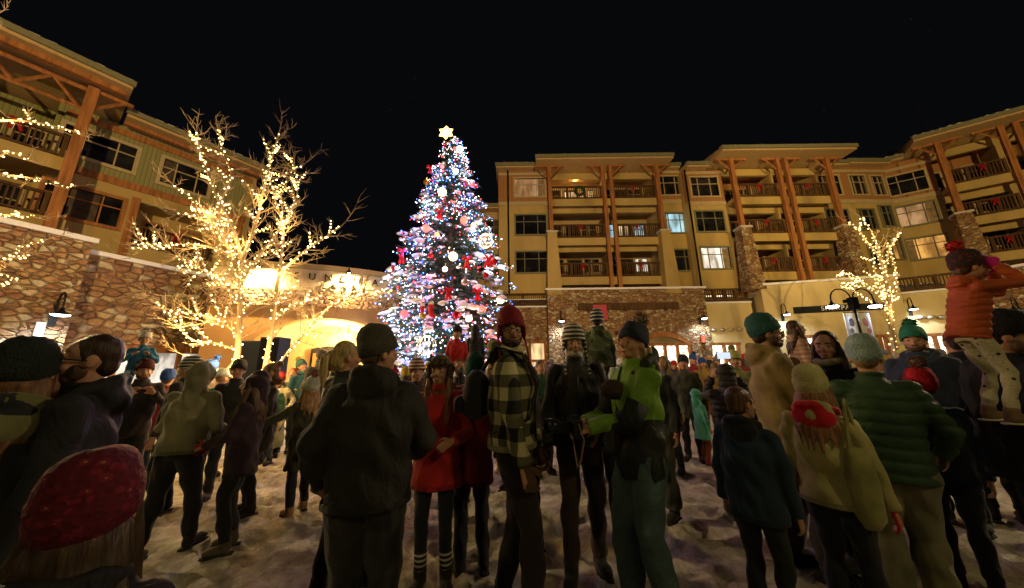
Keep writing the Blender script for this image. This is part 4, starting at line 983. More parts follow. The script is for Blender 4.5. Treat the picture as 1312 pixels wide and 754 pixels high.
for s, w, lab in ((-1, .42, 'pale banner with blue marks left of the street lamp pole'), (1, .48, 'white banner right of the street lamp pole')):
    B = thing('street_banner', lab, 'banner', b+Vector((s*.3, 0, zt-1.5))); m = MB(); x0, x1 = (.06, w) if s > 0 else (-w, -.06)
    n = 6
    for i in range(n):
        a, c = x0+(x1-x0)*i/n, x0+(x1-x0)*(i+1)/n; f = lambda q: .03*math.sin(q*14)
        m.hexa([b+Vector((a, f(a), zt-1.35)), b+Vector((c, f(c), zt-1.35)), b+Vector((c, f(c)+.012, zt-1.35)), b+Vector((a, f(a)+.012, zt-1.35)), b+Vector((a, f(a), zt-.42)), b+Vector((c, f(c), zt-.42)), b+Vector((c, f(c)+.012, zt-.42)), b+Vector((a, f(a)+.012, zt-.42))])
    m.build('cloth', mat((.75, .78, .85), 'plain'), B)
    m = MB(); m.ell(b+Vector((s*.25, -.035, zt-.75)), (.1, .01, .16), n=2); m.ell(b+Vector((s*.3, -.035, zt-1.05)), (.08, .01, .1), n=2); m.build('emblem', mat((.25, .3, .5) if s < 0 else (.6, .3, .35), 'plain'), B)
    m = MB(); m.tube([b+Vector((0, 0, zt-.4)), b+Vector((s*w, 0, zt-.4))], .012, 6); m.build('rod', BLACKM, B)
# soffit lights of the hotel
for u, z, fr_, d in (((xa+xm)/2, 15.41, fc, .2), ((xm+xb)/2, 15.41, fc, .2)):
    T = thing('soffit_light', 'recessed light in the soffit over the '+('left' if u < xm else 'right')+' top balcony of the central bay', 'lamp', fr_.w(u, d, z))
    m = MB(); m.tube([fr_.w(u, d, z-.03), fr_.w(u, d, z+.04)], .09, 12); m.build('trim', mat((.6, .5, .4), 'metal'), T); m = MB(); m.tube([fr_.w(u, d, z-.05), fr_.w(u, d, z-.031)], .06, 12); m.build('bulb', emit((1, .8, .5), 6 if u < xm else .8, sample=False), T)
    if u < xm: lamp('lamp_light', 'POINT', fr_.w(u, d, z-.6), (1, .55, .2), 85, T, .1)
# unseen flood lamps behind and beside the viewer, added to light facades, crowd and snow
def flood(x, y, z, tgt, power, col, label, ang=70, blend=.7):
    T = thing('unseen_flood_lamp', label, 'lamp', (x, y, 0))
    d = (Vector(tgt)-Vector((x, y, z))).normalized(); p = Vector((x, y, z))
    m = MB(); m.tube([(x, y, 0), (x, y, z-.1)], [.09, .05], 8); m.build('pole', BLACKM, T)
    m = MB(); m.tube([p-d*.25, p], [.1, .17], 12); m.build('housing', BLACKM, T)
    m = MB(); m.tube([p, p+d*.02], .15, 12); m.build('lens', emit(col, 8, sample=False), T)
    lamp('lamp_light', 'SPOT', p+d*.1, col, power, T, .15, ang=R(ang), blend=blend, to=tgt)
AMB = (1, .68, .26)
flood(2, -7, 7.5, (8, 21, 11), 14500, AMB, 'added unseen flood lamp behind the viewer aimed at the central hotel', 62)
flood(14, -5, 7.5, (24, 19, 11.5), 12500, AMB, 'added unseen flood lamp behind the viewer aimed at the right wing', 60)
flood(-4, -6, 7.5, (-16, 12.5, 9.5), 10000, AMB, 'added unseen flood lamp behind the viewer aimed at the left lodge', 52)
YEL = (1, .8, .34)
flood(5, -5, 6.5, (2.5, 4, .6), 470, YEL, 'assumed unseen flood lamp behind the viewer on the right, added to light the crowd', 95, 1)  # assumed lamp, added out of view to brighten the near figures
flood(-5, -4, 6.5, (-1.5, 5, .6), 220, YEL, 'assumed unseen flood lamp behind the viewer on the left, added to light the crowd', 95, 1)  # weaker assumed lamp, added out of view as crowd fill from the left
flood(-12.5, 5.5, 6.2, (-2.5, 6, 0), 2800, (1, .76, .38), 'added unseen flood lamp beyond the left edge lighting the snow', 95, 1)  # this and the next are added out of view to brighten the snow
flood(13.5, 4.5, 6.5, (3.5, 5.5, 0), 2200, (1, .74, .44), 'added unseen flood lamp beyond the right edge lighting the snow', 95, 1)
# ================================================================ PEOPLE
TS = bpy.data.scenes.new('scratch')
def blob(mb, voxel, smooth=3, fold=0, puff=0, s=1., seed=0., zr=None):
    """join overlapping closed shapes into ONE continuous smooth surface"""
    me = mb.mesh('tmp'); o = bpy.data.objects.new('tmp', me); TS.collection.objects.link(o)
    r = o.modifiers.new('r', 'REMESH'); r.mode = 'VOXEL'; r.voxel_size = voxel; r.use_smooth_shade = True
    if smooth:
        q = o.modifiers.new('s', 'SMOOTH'); q.factor = .5; q.iterations = smooth
    TS.view_layers[0].update(); dg = TS.view_layers[0].depsgraph
    out = bpy.data.meshes.new_from_object(o.evaluated_get(dg)); bpy.data.objects.remove(o); bpy.data.meshes.remove(me)
    n = len(out.vertices)
    if (fold or puff) and n:
        co = np.empty(n*3, np.float32); out.vertices.foreach_get('co', co); co = co.reshape(-1, 3)
        no = np.empty(n*3, np.float32); out.vertices.foreach_get('normal', no); no = no.reshape(-1, 3)
        p = co/s; d = np.zeros(n, np.float32)
        if fold:
            w = np.sin(p[:, 0]*11+seed)+np.sin(p[:, 1]*13+seed*2)
            d += fold*(np.sin(p[:, 2]*34+w*2.1+p[:, 0]*16)*.6+np.sin(p[:, 2]*17-w*1.8+p[:, 1]*25+seed)*.7+np.sin(p[:, 0]*47+p[:, 2]*21+w*2)*.35)
        if puff:
            d += puff*(np.abs(np.sin(p[:, 2]*math.pi/.075+np.sin(p[:, 0]*9)*.3))**.45-.8)*1.6
        co += no*d[:, None]*s
        out.vertices.foreach_set('co', co.ravel()); out.update()
    return out
def put(me, name, m, par, label=None):
    me.name = name; me.materials.clear(); me.materials.append(m); me.polygons.foreach_set('use_smooth', [True]*len(me.polygons))
    o = bpy.data.objects.new(name, me); COL.objects.link(o); o.parent = par
    if label: o['label'] = label
    return o
def ik(a, b, l1, l2, pole):
    a, b, pole = Vector(a), Vector(b), Vector(pole); d = b-a; L = min(d.length, (l1+l2)*.995)
    dn = d.normalized(); b = a+dn*L; x = (l1*l1-l2*l2+L*L)/(2*L); h = math.sqrt(max(0, l1*l1-x*x))
    p = (pole-dn*pole.dot(dn)); p = p.normalized() if p.length > 1e-6 else Vector((0, 1, 0))
    return a+dn*x+p*h, b
def hand(mb, wrist, dirn, palmn, s, side, curl=.5, th=1.):
    """palm, four unequal bent fingers and a thumb from the side of the palm"""
    d = Vector(dirn).normalized(); n = Vector(palmn); n = (n-d*n.dot(d)).normalized(); w = d.cross(n)*side
    W = Vector(wrist); k = s*th
    mb.tube([W-d*.02*k, W+d*.03*k, W+d*.09*k], [(.024*k, .017*k), (.036*k, .015*k), (.04*k, .013*k)], 8, up=n)
    for i, (off, ln) in enumerate(((.03, .066), (.011, .076), (-.01, .071), (-.029, .055))):
        p = W+d*.085*k+w*off*k; q1 = (d*math.cos(curl*.6)+n*math.sin(curl*.6)); q2 = (d*math.cos(curl*1.7)+n*math.sin(curl*1.7)); q3 = (d*math.cos(curl*2.6)+n*math.sin(curl*2.6))
        a = p+q1*ln*.48*k; b = a+q2*ln*.32*k; c = b+q3*ln*.25*k; mb.tube([p-d*.02*k, p, a, b, c], [.0095*k, .0095*k, .009*k, .0082*k, .006*k], 6); mb.ell(c, .0065*k, n=1)
    p = W+d*.02*k+w*.03*k; a = p+(w*.8+d*.7+n*.2).normalized()*.036*k; b = a+(d+n*.4+w*.15).normalized()*.034*k
    mb.tube([p, a, b], [.013*k, .011*k, .008*k], 6); mb.ell(b, .009*k, n=1)
SKIN = (.46, .25, .15)
def fur(mb, c, r, n, ln, rnd):
    for _ in range(n):
        a = Vector((rnd.gauss(0, 1), rnd.gauss(0, 1), rnd.gauss(0, 1))).normalized(); p = Vector(c)+Vector((a.x*r[0], a.y*r[1], a.z*r[2])); t = a.orthogonal().normalized()*.004
        e = p+a*ln*rnd.uniform(.5, 1)+Vector((rnd.uniform(-1, 1), rnd.uniform(-1, 1), rnd.uniform(-1, .3)))*ln*.4
        mb.add([p-t, p+t, e], [(0, 1, 2)]); t2 = a.cross(t); mb.add([p-t2, p+t2, e], [(0, 1, 2)])
PEOPLE = []
def person(label, px, py, Y, yaw=0, h=None, sit=False, jac=((.02, .02, .02), 'shell'), length=.82, bulk=1., hood=None, puff=0, pants=(.012, .012, .014), pkind='cloth',
           pbulk=1., boots=(.02, .015, .012), hat=None, hair=('short', (.05, .025, .012)), L=None, Rr=None, hy=0, hp=0, skin=SKIN, glove=None, glasses=False, beard=None,
           lod=.012, scarf=None, skirt=None, group=None, curl=.5, ank=(.15, .25, .33), stance=0, lean=0, trim=None, flare=0, socks=None, mouth=True, x=None, hoodcol=None, armlen=1., foldamp=.009, gk='cloth'):
    rnd = random.Random(len(PEOPLE)*7+3); P = at(px, py, Y); yaw = yaw+math.degrees(math.atan2(-P.x, P.y)); hat_h = .058 if hat and hat[0] != 'cap' else .015
    if hood == 'up': hat_h = .04
    if hat and hat[0] == 'flap': hat_h = .035
    hh = P.z if not h else h; hs = 1.0 if hh > 1.62 else 1.04 if hh > 1.52 else 1.13 if hh > 1.3 else 1.26
    s = hh/(1.5+(.25+hat_h)*hs); z0 = P.z-h if (sit or h) else 0
    if not sit: z0 = 0 if not h else (z0 if z0 > .15 else 0)
    T = thing('person', label, 'person', (P.x, P.y, z0 if z0 else -.0), R(yaw), group); PEOPLE.append(T)
    if lod > .016 or Y > 4.5: lod = max(lod, .015)
    vx = lod*s
    neck = Vector((0, -.01, 1.5))
    Mh = Matrix.Translation(neck) @ Matrix.Rotation(R(hy), 4, 'Z') @ Matrix.Rotation(R(hp), 4, 'X') @ Matrix.Scale(hs, 4) @ Matrix.Translation(-neck)
    Ml = Matrix.Translation((0, 0, .95)) @ Matrix.Rotation(R(-lean), 4, 'X') @ Matrix.Translation((0, 0, -.95))
    Mh = Ml @ Mh; S = Matrix.Scale(s, 4)
    dv = (Ml @ Vector((0, 0, 1.7))-Vector((0, 0, 1.7)))*s; dv.z = 0; dv = Matrix.Rotation(R(yaw), 3, 'Z') @ dv; P -= dv; T.location.x = P.x; T.location.y = P.y
    # joints
    sh = {k: Ml @ Vector((.168*k, -.01, 1.405)) for k in (-1, 1)}
    arms = {}
    for k, tgt in ((-1, L), (1, Rr)):
        w = Vector(tgt) if tgt else Vector((.25*k, .06, .83)); pole = Vector((.5*k, -.8, -.25)) if not tgt or w.z < 1.3 else Vector((.5*k, .2, -1))
        if not tgt: w = Ml @ w
        arms[k] = (sh[k], *ik(sh[k], w, .29, .26, pole))
    legs = {}
    for k in (-1, 1):
        hip = Vector((.085*k, 0, .92))
        if sit: kn, an = ik(hip, (ank[0]*k, ank[1], ank[2]), .43, .42, (0, 1, .3))
        else:
            st = stance*(.16 if k > 0 else -.14); kn, an = ik(hip, (.1*k+.02*k*abs(stance), st, .085), .43, .42, (0, 1, 0))
        legs[k] = (hip, kn, an)
    # ---- body: one continuous mesh (head, neck, torso, arms, hands, legs)
    b = MB(); hd = MB()
    hd.ell((0, -.012, 1.652), (.074, .092, .094), n=3); hd.ell((0, .02, 1.605), (.062, .068, .085), n=3); hd.ell((0, .052, 1.55), (.04, .036, .03), n=2)
    hd.tube([(0, .082, 1.645), (0, .099, 1.622), (0, .108, 1.602)], [.009, .012, .016], 8); hd.ell((0, .098, 1.598), (.019, .014, .011), n=1)
    for k in (-1, 1):
        hd.ell((.036*k, .06, 1.597), (.026, .024, .022), n=2); hd.ell((.03*k, .077, 1.652), (.024, .011, .008), n=1); hd.ell((.077*k, -.008, 1.618), (.01, .02, .031), M=Matrix.Rotation(.35*k, 4, 'Z'), n=2)
    hd.ell((0, .083, 1.566), (.023, .012, .006), n=1); hd.ell((0, .081, 1.556), (.02, .012, .007), n=1)
    hd.xf(Mh); b.add(hd.v, hd.f)
    b.tube([Ml @ Vector((0, -.02, 1.42)), Ml @ Vector((0, -.015, 1.5)), tuple(Mh @ Vector((0, -.01, 1.58)))], [.06, .052, .05], 12)
    tb = MB(); tb.tube([(0, 0, .9), (0, 0, 1.1), (0, 0, 1.3), (0, -.01, 1.42)], [(.14, .09), (.125, .085), (.15, .1), (.13, .06)], 14, up=(0, 1, 0)); tb.xf(Ml); b.add(tb.v, tb.f)
    for k in (-1, 1):
        a, e, w = arms[k]; b.tube([a*.85+sh[-k]*.15, a, e, w], [.05, .042, .035, .026], 8); b.ell(a, .045); b.ell(e, .035, n=1)
        d = (w-e).normalized(); pn = Vector((-k, .1, 0)) if not (L if k < 0 else Rr) else Vector((-k*.6, 0, -.7) if d.z < .5 else (-k*.4, .6, 0))
        if pn.cross(d).length < .1: pn = Vector((0, 1, 0))
        if not (glove and gk == 'mitt'): hand(b, w, d, pn, 1., k, curl)
        hp_, kn, an = legs[k]; b.tube([hp_+Vector((0, 0, .05)), hp_, kn, an], [.07, .068, .047, .036], 8)
    b.tube([(-.06, 0, .93), (.06, 0, .93)], [.085, .085], 8)
    for k in (-1, 1):
        an = legs[k][2]; b.tube([an+Vector((0, -.02, -.03)), an+Vector((.01*k, .12, -.05))], [.035, .025], 6)
    fvx = min(vx, .0075*s) if Y < 2.7 else vx
    b.xf(S); put(blob(b, fvx if not glove else max(fvx, .008*s), 2), 'body', mat(skin, 'skin'), T)
    # ---- face features
    if Y < 5 and hood != 'away':
        for k in (-1, 1):
            e = MB(); ir = MB(); e.ell((.031*k, .0735, 1.628), (.0125, .0105, .0065), n=2); ir.ell((.031*k, .0815, 1.628), (.0062, .0045, .0062), n=1)
            eo = e.xf(S @ Mh).build('eye', mat((.3, .26, .23), 'plain', .2), T, True, loc=(0, 0, 0)); ir.xf(S @ Mh).build('iris', mat((.02, .012, .008), 'plain', .2), eo, True, loc=(0, 0, 0))
        lp = MB(); lp.ell((0, .0935, 1.5635), (.022, .006, .0075), n=2); lp.xf(S @ Mh).build('lips', mat((.36, .12, .1), 'skin'), T, True, loc=(0, 0, 0))
        hc = hair[1] if hair else (.05, .03, .02)
        for k in (-1, 1): br = MB(); br.tube([(.014*k, .0905, 1.652), (.03*k, .0895, 1.6585), (.047*k, .076, 1.652)], [(.003, .004)]*3, 5); br.xf(S @ Mh).build('eyebrow', mat(tuple(q*.7 for q in hc), 'hair'), T, True, loc=(0, 0, 0))
    if beard:
        m = MB(); m.ell((0, .045, 1.548), (.055, .052, .036), n=2)
        for k in (-1, 1): m.ell((.05*k, .025, 1.577), (.02, .035, .04), n=2); m.ell((.013*k, .094, 1.577), (.018, .01, .006), n=1)
        m.xf(Mh); m.xf(S); put(blob(m, .006*s, 1), 'beard', mat(beard, 'hair'), T)
    if glasses:
        m = MB()
        for k in (-1, 1):
            m.tube([(.033*k+.023*math.cos(t), .101-.006*abs(math.cos(t)), 1.627+.018*math.sin(t)) for t in [math.pi*2*i/14 for i in range(15)]], .0028, 5, cap=False); m.tube([(.056*k, .096, 1.632), (.078*k, .06, 1.632), (.08*k, -.01, 1.625)], .0028, 5)
        m.tube([(-.01, .103, 1.632), (.01, .103, 1.632)], .0028, 5); m.xf(S @ Mh).build('glasses', mat((.01, .01, .01), 'metal', .2), T, True, loc=(0, 0, 0))
    # ---- hair
    if hair:
        kind, hc = hair; m = MB(); m.ell((0, -.024, 1.664), (.08, .09, .094), n=3); m.ell((0, -.05, 1.615), (.068, .055, .07), n=2)
        for k in (-1, 1): m.ell((.074*k, .012, 1.645), (.008, .018, .03), n=1)
        if kind in ('long', 'pony', 'bun'): m.ell((0, -.062, 1.59), (.07, .055, .08), n=2)
        if kind == 'long':
            for q in range(13):
                t = (q-6)/6; xx = .07*t; zz = 1.3-.07*rnd.random()+.05*abs(t); m.tube([(xx, -.07+.04*t*t, 1.62), (xx*1.25, -.1+.05*t*t, 1.5), (xx*1.45+rnd.uniform(-.015, .015), -.125+.04*t*t+rnd.uniform(-.01, .01), 1.39), (xx*1.3+rnd.uniform(-.03, .03), -.14+.03*t*t, zz)], [.024, .024, .018, .005], 6)
            for k in (-1, 1): m.tube([(.07*k, .005, 1.66), (.083*k, .012, 1.58), (.092*k, .04, 1.46), (.1*k, .1, 1.33), (.1*k, .125, 1.22)], [.02, .024, .026, .026, .012], 7)
        if kind == 'pony': m.tube([(0, -.11, 1.66), (0, -.155, 1.62), (0, -.16, 1.5), (.01, -.15, 1.4)], [.03, .035, .035, .012], 8)
        if kind == 'bun': m.ell((0, -.1, 1.74), .045)
        m.xf(Mh); m.xf(S); put(blob(m, .009*s, 2, fold=.003, s=s, seed=3), 'hair', mat(hc, 'hair'), T)
    # ---- hat
    if hat:
        hk, hcol, hkd = hat[:3]; m = MB(); tilt = Matrix.Translation((0, -.004, 1.674)) @ Matrix.Rotation(R(19), 4, 'X') @ Matrix.Translation((0, 0, -1.66))
        if hk in ('beanie', 'flap', 'long'):
            g = 1.0
            rg = [(1.622, .086, .104), (1.63, .093, .112), (1.66, .094, .113), (1.69, .0935, .112), (1.695, .089, .107), (1.73, .085, .102), (1.76, .072, .087), (1.785, .045, .056), (1.797, .015, .02)]
            if hk == 'long': rg = rg[:5]+[(1.73, .088, .105), (1.77, .082, .097), (1.81, .062, .072), (1.835, .03, .035), (1.842, .008, .01)]
            vs = []; n = 24
            for j, (z, rx, ry) in enumerate(rg):
                for i in range(n):
                    t = 2*math.pi*i/n; w = 1+.018*math.sin(5*t+j)*(j > 4)+.01*math.sin(i*math.pi)*0
                    vs.append((rx*w*math.cos(t), -.012+ry*w*math.sin(t)-(.012 if j > 6 else 0), z+.006*math.sin(2*t+j)*(j > 4)))
            m.add(vs, [(j*n+i, j*n+(i+1) % n, (j+1)*n+(i+1) % n, (j+1)*n+i) for j in range(len(rg)-1) for i in range(n)]+[tuple((len(rg)-1)*n+i for i in range(n))])
            if hk == 'flap':
                for k in (-1, 1):
                    m.ell((.086*k, .005, 1.6), (.012, .045, .055), n=2); m.tube([(.086*k, .01, 1.56), (.09*k, .03, 1.48), (.09*k, .06, 1.38)], [.006, .005, .005], 6); m.ell((.09*k, .06, 1.36), (.012, .012, .03), n=1)
                m.ell((0, -.1, 1.6), (.06, .02, .05), n=2)
            m.xf(S @ Mh @ tilt); ho = m.build('hat', mat(hcol, hkd), T, True, loc=(0, 0, 0))
            if len(hat) > 3 and hat[3]:
                q = MB(); c = (0, -.03, 1.835 if hk != 'long' else 1.87); q.ell(c, .042, n=2); fur(q, c, (.04, .04, .04), 260, .03, rnd)
                q.xf(S @ Mh @ tilt).build('pompom', mat(hat[3], 'hair'), ho, loc=(0, 0, 0))
        elif hk == 'cap':
            m.ell((0, -.012, 1.69), (.085, .104, .08), n=3); m.tube([(0, .07, 1.69), (0, .15, 1.685)], [(.07, .008), (.055, .006)], 10, up=(0, 0, 1)); m.xf(S @ Mh).build('hat', mat(hcol, hkd), T, True, loc=(0, 0, 0))
        elif hk == 'trapper':
            m.ell((0, -.015, 1.70), (.088, .105, .08), n=3); m.xf(S @ Mh); ho = m.build('hat', mat(hcol, hkd), T, True, loc=(0, 0, 0)); q = MB()
            for c, r_ in (((0, .08, 1.70), (.075, .02, .03)), ((.09, .0, 1.63), (.02, .045, .06)), ((-.09, .0, 1.63), (.02, .045, .06)), ((0, -.1, 1.65), (.07, .02, .04))): q.ell(c, r_, n=2); fur(q, c, r_, 160, .025, rnd)
            q.xf(S @ Mh).build('fur_trim', mat((.1, .07, .04), 'hair'), ho, loc=(0, 0, 0))
    # ---- jacket
    B = 1.03+(bulk-1)*.7; m = MB(); hz = length
    if sit: hz = max(hz, .86)
    rings = [(hz, .178+flare, .13+flare), (max(hz+.04, .93), .176+flare*.4, .128+flare*.4), (1.08, .168, .122), (1.25, .182, .13), (1.36, .18, .12), (1.425, .135, .095), (1.475, .078, .076), (1.53, .072, .075)]
    rings = [r_ for i, r_ in enumerate(rings) if i != 1 or r_[0] < 1.05]
    tb = MB(); tb.tube([(0, -.005, z) for z, _, _ in rings], [((.0 if z > 1.45 else 0)+rx*(B if z < 1.45 else 1), ry*(B if z < 1.45 else 1)) for z, rx, ry in rings], 20, up=(0, 1, 0)); 
    for v in [0]: pass
    tb.xf(Ml); m.add(tb.v, tb.f)
    for k in (-1, 1):
        a, e, w = arms[k]; m.tube([a.lerp(sh[-k], .2), a, a.lerp(e, .5), e, e.lerp(w, .5), e.lerp(w, .97)], [.062*B, .064*B, .058*B, .053*B, .049*B, .041*B], 12); m.ell(a, .064*B); m.ell(e, .053*B, n=2)
        m.tube([e.lerp(w, .9), e.lerp(w, .985)], [.045*B, .044*B], 10)
    if hood == 'down':
        m.ell(Ml @ Vector((0, -.1, 1.46)), (.125, .065, .085), M=Matrix.Rotation(-.3, 4, 'X').to_3x3().to_4x4(), n=3)
        m.tube([Ml @ Vector(q) for q in ((-.095, .05, 1.44), (-.11, -.03, 1.5), (-.07, -.11, 1.53), (0, -.13, 1.54), (.07, -.11, 1.53), (.11, -.03, 1.5), (.095, .05, 1.44))], [.022, .03, .032, .032, .032, .03, .022], 8)
    if hood == 'up' and not hoodcol:
        hm = MB(); hm.ell((0, -.035, 1.655), (.1, .105, .118), n=3); hm.ell((0, -.06, 1.56), (.09, .08, .1), n=3); hm.tube([(0, -.03, 1.42), (0, -.04, 1.52)], [.1, .095], 12); hm.xf(Mh); m.add(hm.v, hm.f)
        m.tube([Mh @ Vector((.082*math.cos(t), .045-.015*math.sin(t), 1.63+.095*math.sin(t))) for t in [2*math.pi*i/16 for i in range(17)]], .013, 6)
    m.xf(S); jo = put(blob(m, max(vx, .011*s), 5 if not puff else 3, fold=0 if puff else foldamp, puff=.011 if puff else 0, s=s, seed=px*.1), 'jacket', mat(*jac), T)
    if hood and hoodcol:
        hm = MB()
        if hood == 'up': hm.ell((0, -.035, 1.655), (.1, .105, .118), n=3); hm.ell((0, -.06, 1.56), (.09, .08, .1), n=3)
        else:
            hm.ell((0, -.11, 1.45), (.13, .06, .095), n=3); hm.tube([(-.1, .06, 1.42), (-.115, -.03, 1.5), (-.07, -.12, 1.53), (0, -.14, 1.54), (.07, -.12, 1.53), (.115, -.03, 1.5), (.1, .06, 1.42)], [.025, .032, .034, .034, .034, .032, .025], 8)
        hm.xf(S); put(blob(hm, max(vx, .01*s), 3, fold=.004, s=s), 'hood', mat(*hoodcol), T)
    if trim:
        m = MB(); pts = [Ml @ Vector((.115*math.cos(t), -.03-.1*math.sin(t), 1.5+.03*math.sin(t))) for t in [math.pi*2*i/16 for i in range(17)]]
        for p in pts: fur(m, p, (.02, .02, .02), 50, .035, rnd)
        m.xf(S).build('fur_collar', mat(trim, 'hair'), T, loc=(0, 0, 0))
    if scarf:
        m = MB(); m.tube([(.085*math.cos(t), -.01+.09*math.sin(t), 1.5+.012*math.sin(3*t)) for t in [2*math.pi*i/14 for i in range(15)]], .03, 8, cap=False); m.xf(S).build('scarf', mat(scarf, 'knit'), T, True, loc=(0, 0, 0))
    if Y < 4 and not trim:    # front zip and collar tabs
        zz = [(0, r_[2]*B-.003, r_[0]) for r_ in rings if r_[0] < 1.5]; m = MB(); m.tube([Ml @ Vector((q[0], q[1], q[2])) for q in zz], .0075, 6); m.xf(S).build('zip', mat((.03, .03, .03), 'metal'), T, True, loc=(0, 0, 0))
    if Y < 3.3 and not puff and jac[1] != 'block':  # stitched hem band
        m = MB(); r0 = rings[0]; m.tube([(0, -.005, r0[0]+.004), (0, -.005, r0[0]+.035)], [(r0[1]*B+.004, r0[2]*B+.004), (r0[1]*B+.003, r0[2]*B+.003)], 28, up=(0, 1, 0), cap=False); m.xf(S @ Ml).build('hem', mat(tuple(q*.55 for q in jac[0]), 'cloth'), T, True, loc=(0, 0, 0))
    # ---- gloves
    if glove:
        m = MB()
        for k in (-1, 1):
            a, e, w = arms[k]; d = (w-e).normalized(); pn = Vector((-k, .1, .01))
            if gk == 'mitt':
                m.tube([w-d*.05, w, w+d*.07, w+d*.13, w+d*.15], [.042, .036, (.05), .04, .015], 10); q = d.orthogonal(); q.normalize(); m.tube([w+d*.02, w+d*.05+q*.05, w+d*.09+q*.055], [.02, .02, .014], 7); m.ell(w+d*.13, .037, n=2)
            else: m.tube([w-d*.05, w], [.038, .034], 10); hand(m, w, d, pn, 1.16, k, curl, 1.)
            m.xf(S); put(blob(m, .009*s if Y < 3.5 else .014*s, 2), 'glove', mat(glove, 'cloth'), T); m = MB()
    # ---- trousers / skirt
    m = MB()
    if skirt: m.tube([(0, 0, .98), (0, 0, .8), (0, 0, .6), (0, 0, skirt[1])], [(.15, .11), (.19, .14), (.21, .17), (.24, .2)], 18, up=(0, 1, 0)); m.xf(S); put(blob(m, max(vx, .014*s), 3, fold=.009, s=s), 'skirt', mat(skirt[0], 'cloth'), T)
    m = MB(); pb = pbulk
    m.tube([(0, 0, .84), (0, 0, .93), (0, 0, 1.03)], [(.135, .1), (.16*min(pb, 1.1), .115*min(pb, 1.1)), (.145, .105)], 16, up=(0, 1, 0))
    for k in (-1, 1):
        hp_, kn, an = legs[k]; end = kn.lerp(an, .93 if not socks else .55)
        m.tube([hp_+Vector((0, 0, .03)), hp_-Vector((0, 0, .05)) if not sit else hp_, hp_.lerp(kn, .5), kn, kn.lerp(an, .5) if not socks else kn.lerp(an, .3), end], [.085*pb, .093*pb, .082*pb, .066*pb, .062*pb*(1 if pb <= 1.1 else 1.1), .056*pb*(1 if pb <= 1.1 else 1.15)], 12); m.ell(kn, .064*pb, n=2)
    m.xf(S); put(blob(m, max(vx, .012*s), 3, fold=.007 if not socks else .002, s=s, seed=px*.2), 'trousers', mat(pants, pkind), T)
    # ---- boots, socks
    for k in (-1, 1):
        an = legs[k][2]; m = MB(); tip = Vector((.03*k, .17, -.045)); up_ = legs[k][1].lerp(an, .78)
        if sit: tip = Vector((.02*k, .15, -.03))
        m.tube([an.lerp(up_, .8), an, an+Vector((0, -.01, -.04))], [.054, .052, .052], 10); m.tube([an+Vector((0, -.045, -.045)), an+Vector((0, .03, -.035)), an+tip*.7, an+tip], [(.042, .04), (.046, .045), (.05, .036), (.036, .026)], 10, up=(0, 0, 1))
        m.xf(S); bo = put(blob(m, .013*s, 2), 'boot', mat(boots, 'cloth'), T)
        q = MB(); q.tube([an+Vector((0, -.075, -.078)), an+Vector((0, .03, -.078)), an+tip*.72+Vector((0, 0, -.045)), an+tip*1.08+Vector((0, 0, -.03))], [(.04, .012), (.047, .012), (.053, .013), (.03, .012)], 10, up=(0, 0, 1)); q.xf(S).build('sole', mat((.02, .02, .02) if sum(boots) < .3 or not sit else (.6, .55, .45), 'plain'), bo, True, loc=(0, 0, 0))
        if socks:
            q = MB(); q.tube([legs[k][1].lerp(an, .5), legs[k][1].lerp(an, .9)], [.052, .047], 12); q.xf(S).build('sock', mat(socks, 'stripe'), T, True, loc=(0, 0, 0))
    T['_s'] = s
    def W(v):
        c, q = math.cos(R(yaw)), math.sin(R(yaw)); v = Vector(v)*s; return Vector((P.x+v.x*c-v.y*q, P.y+v.x*q+v.y*c, (z0 or 0)+v.z))
    return T, s, W, arms
BK = (.012, .012, .014)
def tone(c, k): return tuple(x*k for x in c)
# ---------------- foreground, left to right
p1 = person('person seen from behind at the left edge in a black beanie and olive-hooded dark coat', 45, 414, 1.35, -8, jac=((.014, .017, .02), 'cloth'), hoodcol=((.13, .13, .05), 'cloth'), hood='down', length=.55, bulk=1.25, hat=('beanie', (.012, .02, .016), 'knit'), hair=('long', (.15, .07, .025)), lod=.009, hy=-12)
p2 = person('bearded man with glasses in profile facing left, black hooded jacket with a thin reflective line', 123, 412, 1.48, 82, jac=((.012, .013, .016), 'shell'), bulk=1.15, hood='down', hair=('short', (.035, .02, .012)), glasses=True, beard=(.06, .03, .015), lod=.009, hy=6, length=.75)
p3 = person('child in the bottom left corner in a dark red patterned beanie and black jacket', 132, 553, 0.74, -22, jac=((.01, .01, .012), 'shell'), bulk=1.15, hat=('beanie', (.075, .004, .01), 'fair'), hair=('long', (.045, .028, .015)), hood='down', lod=.008, hy=8, length=.7)
p4 = person('smiling man in a red and black cap carrying a small child on his shoulders', 187, 446, 4.1, 185, jac=((.02, .014, .02), 'cloth'), hat=('beanie', (.06, .008, .008), 'knit'), hair=('short', (.05, .03, .02)), beard=(.08, .04, .02), L=(-.12, .14, 1.34), Rr=(.12, .14, 1.34))
person('small child in a blue snowsuit and white bobble hat riding on the smiling man', 187, 411, 4.21, 180, h=1.0, sit=True, jac=((.02, .12, .24), 'cloth'), pants=(.02, .12, .24), boots=(.03, .03, .04), hat=('beanie', (.55, .5, .42), 'knit', (.6, .56, .5)), hair=('short', (.2, .12, .06)), L=(-.13, .2, 1.3), Rr=(.13, .2, 1.3), bulk=1.15)
p5 = person('person in a pale grey-green hooded sweatshirt with the hood up, walking away', 262, 450, 3.15, -35, jac=((.19, .18, .1), 'cloth'), hood='up', bulk=1.12, pants=(.012, .012, .014), pbulk=1.1, hair=None, lod=.011, length=.88, lean=8, stance=1, L=(-.15, .3, 1.05), Rr=(.2, .26, 1.0))
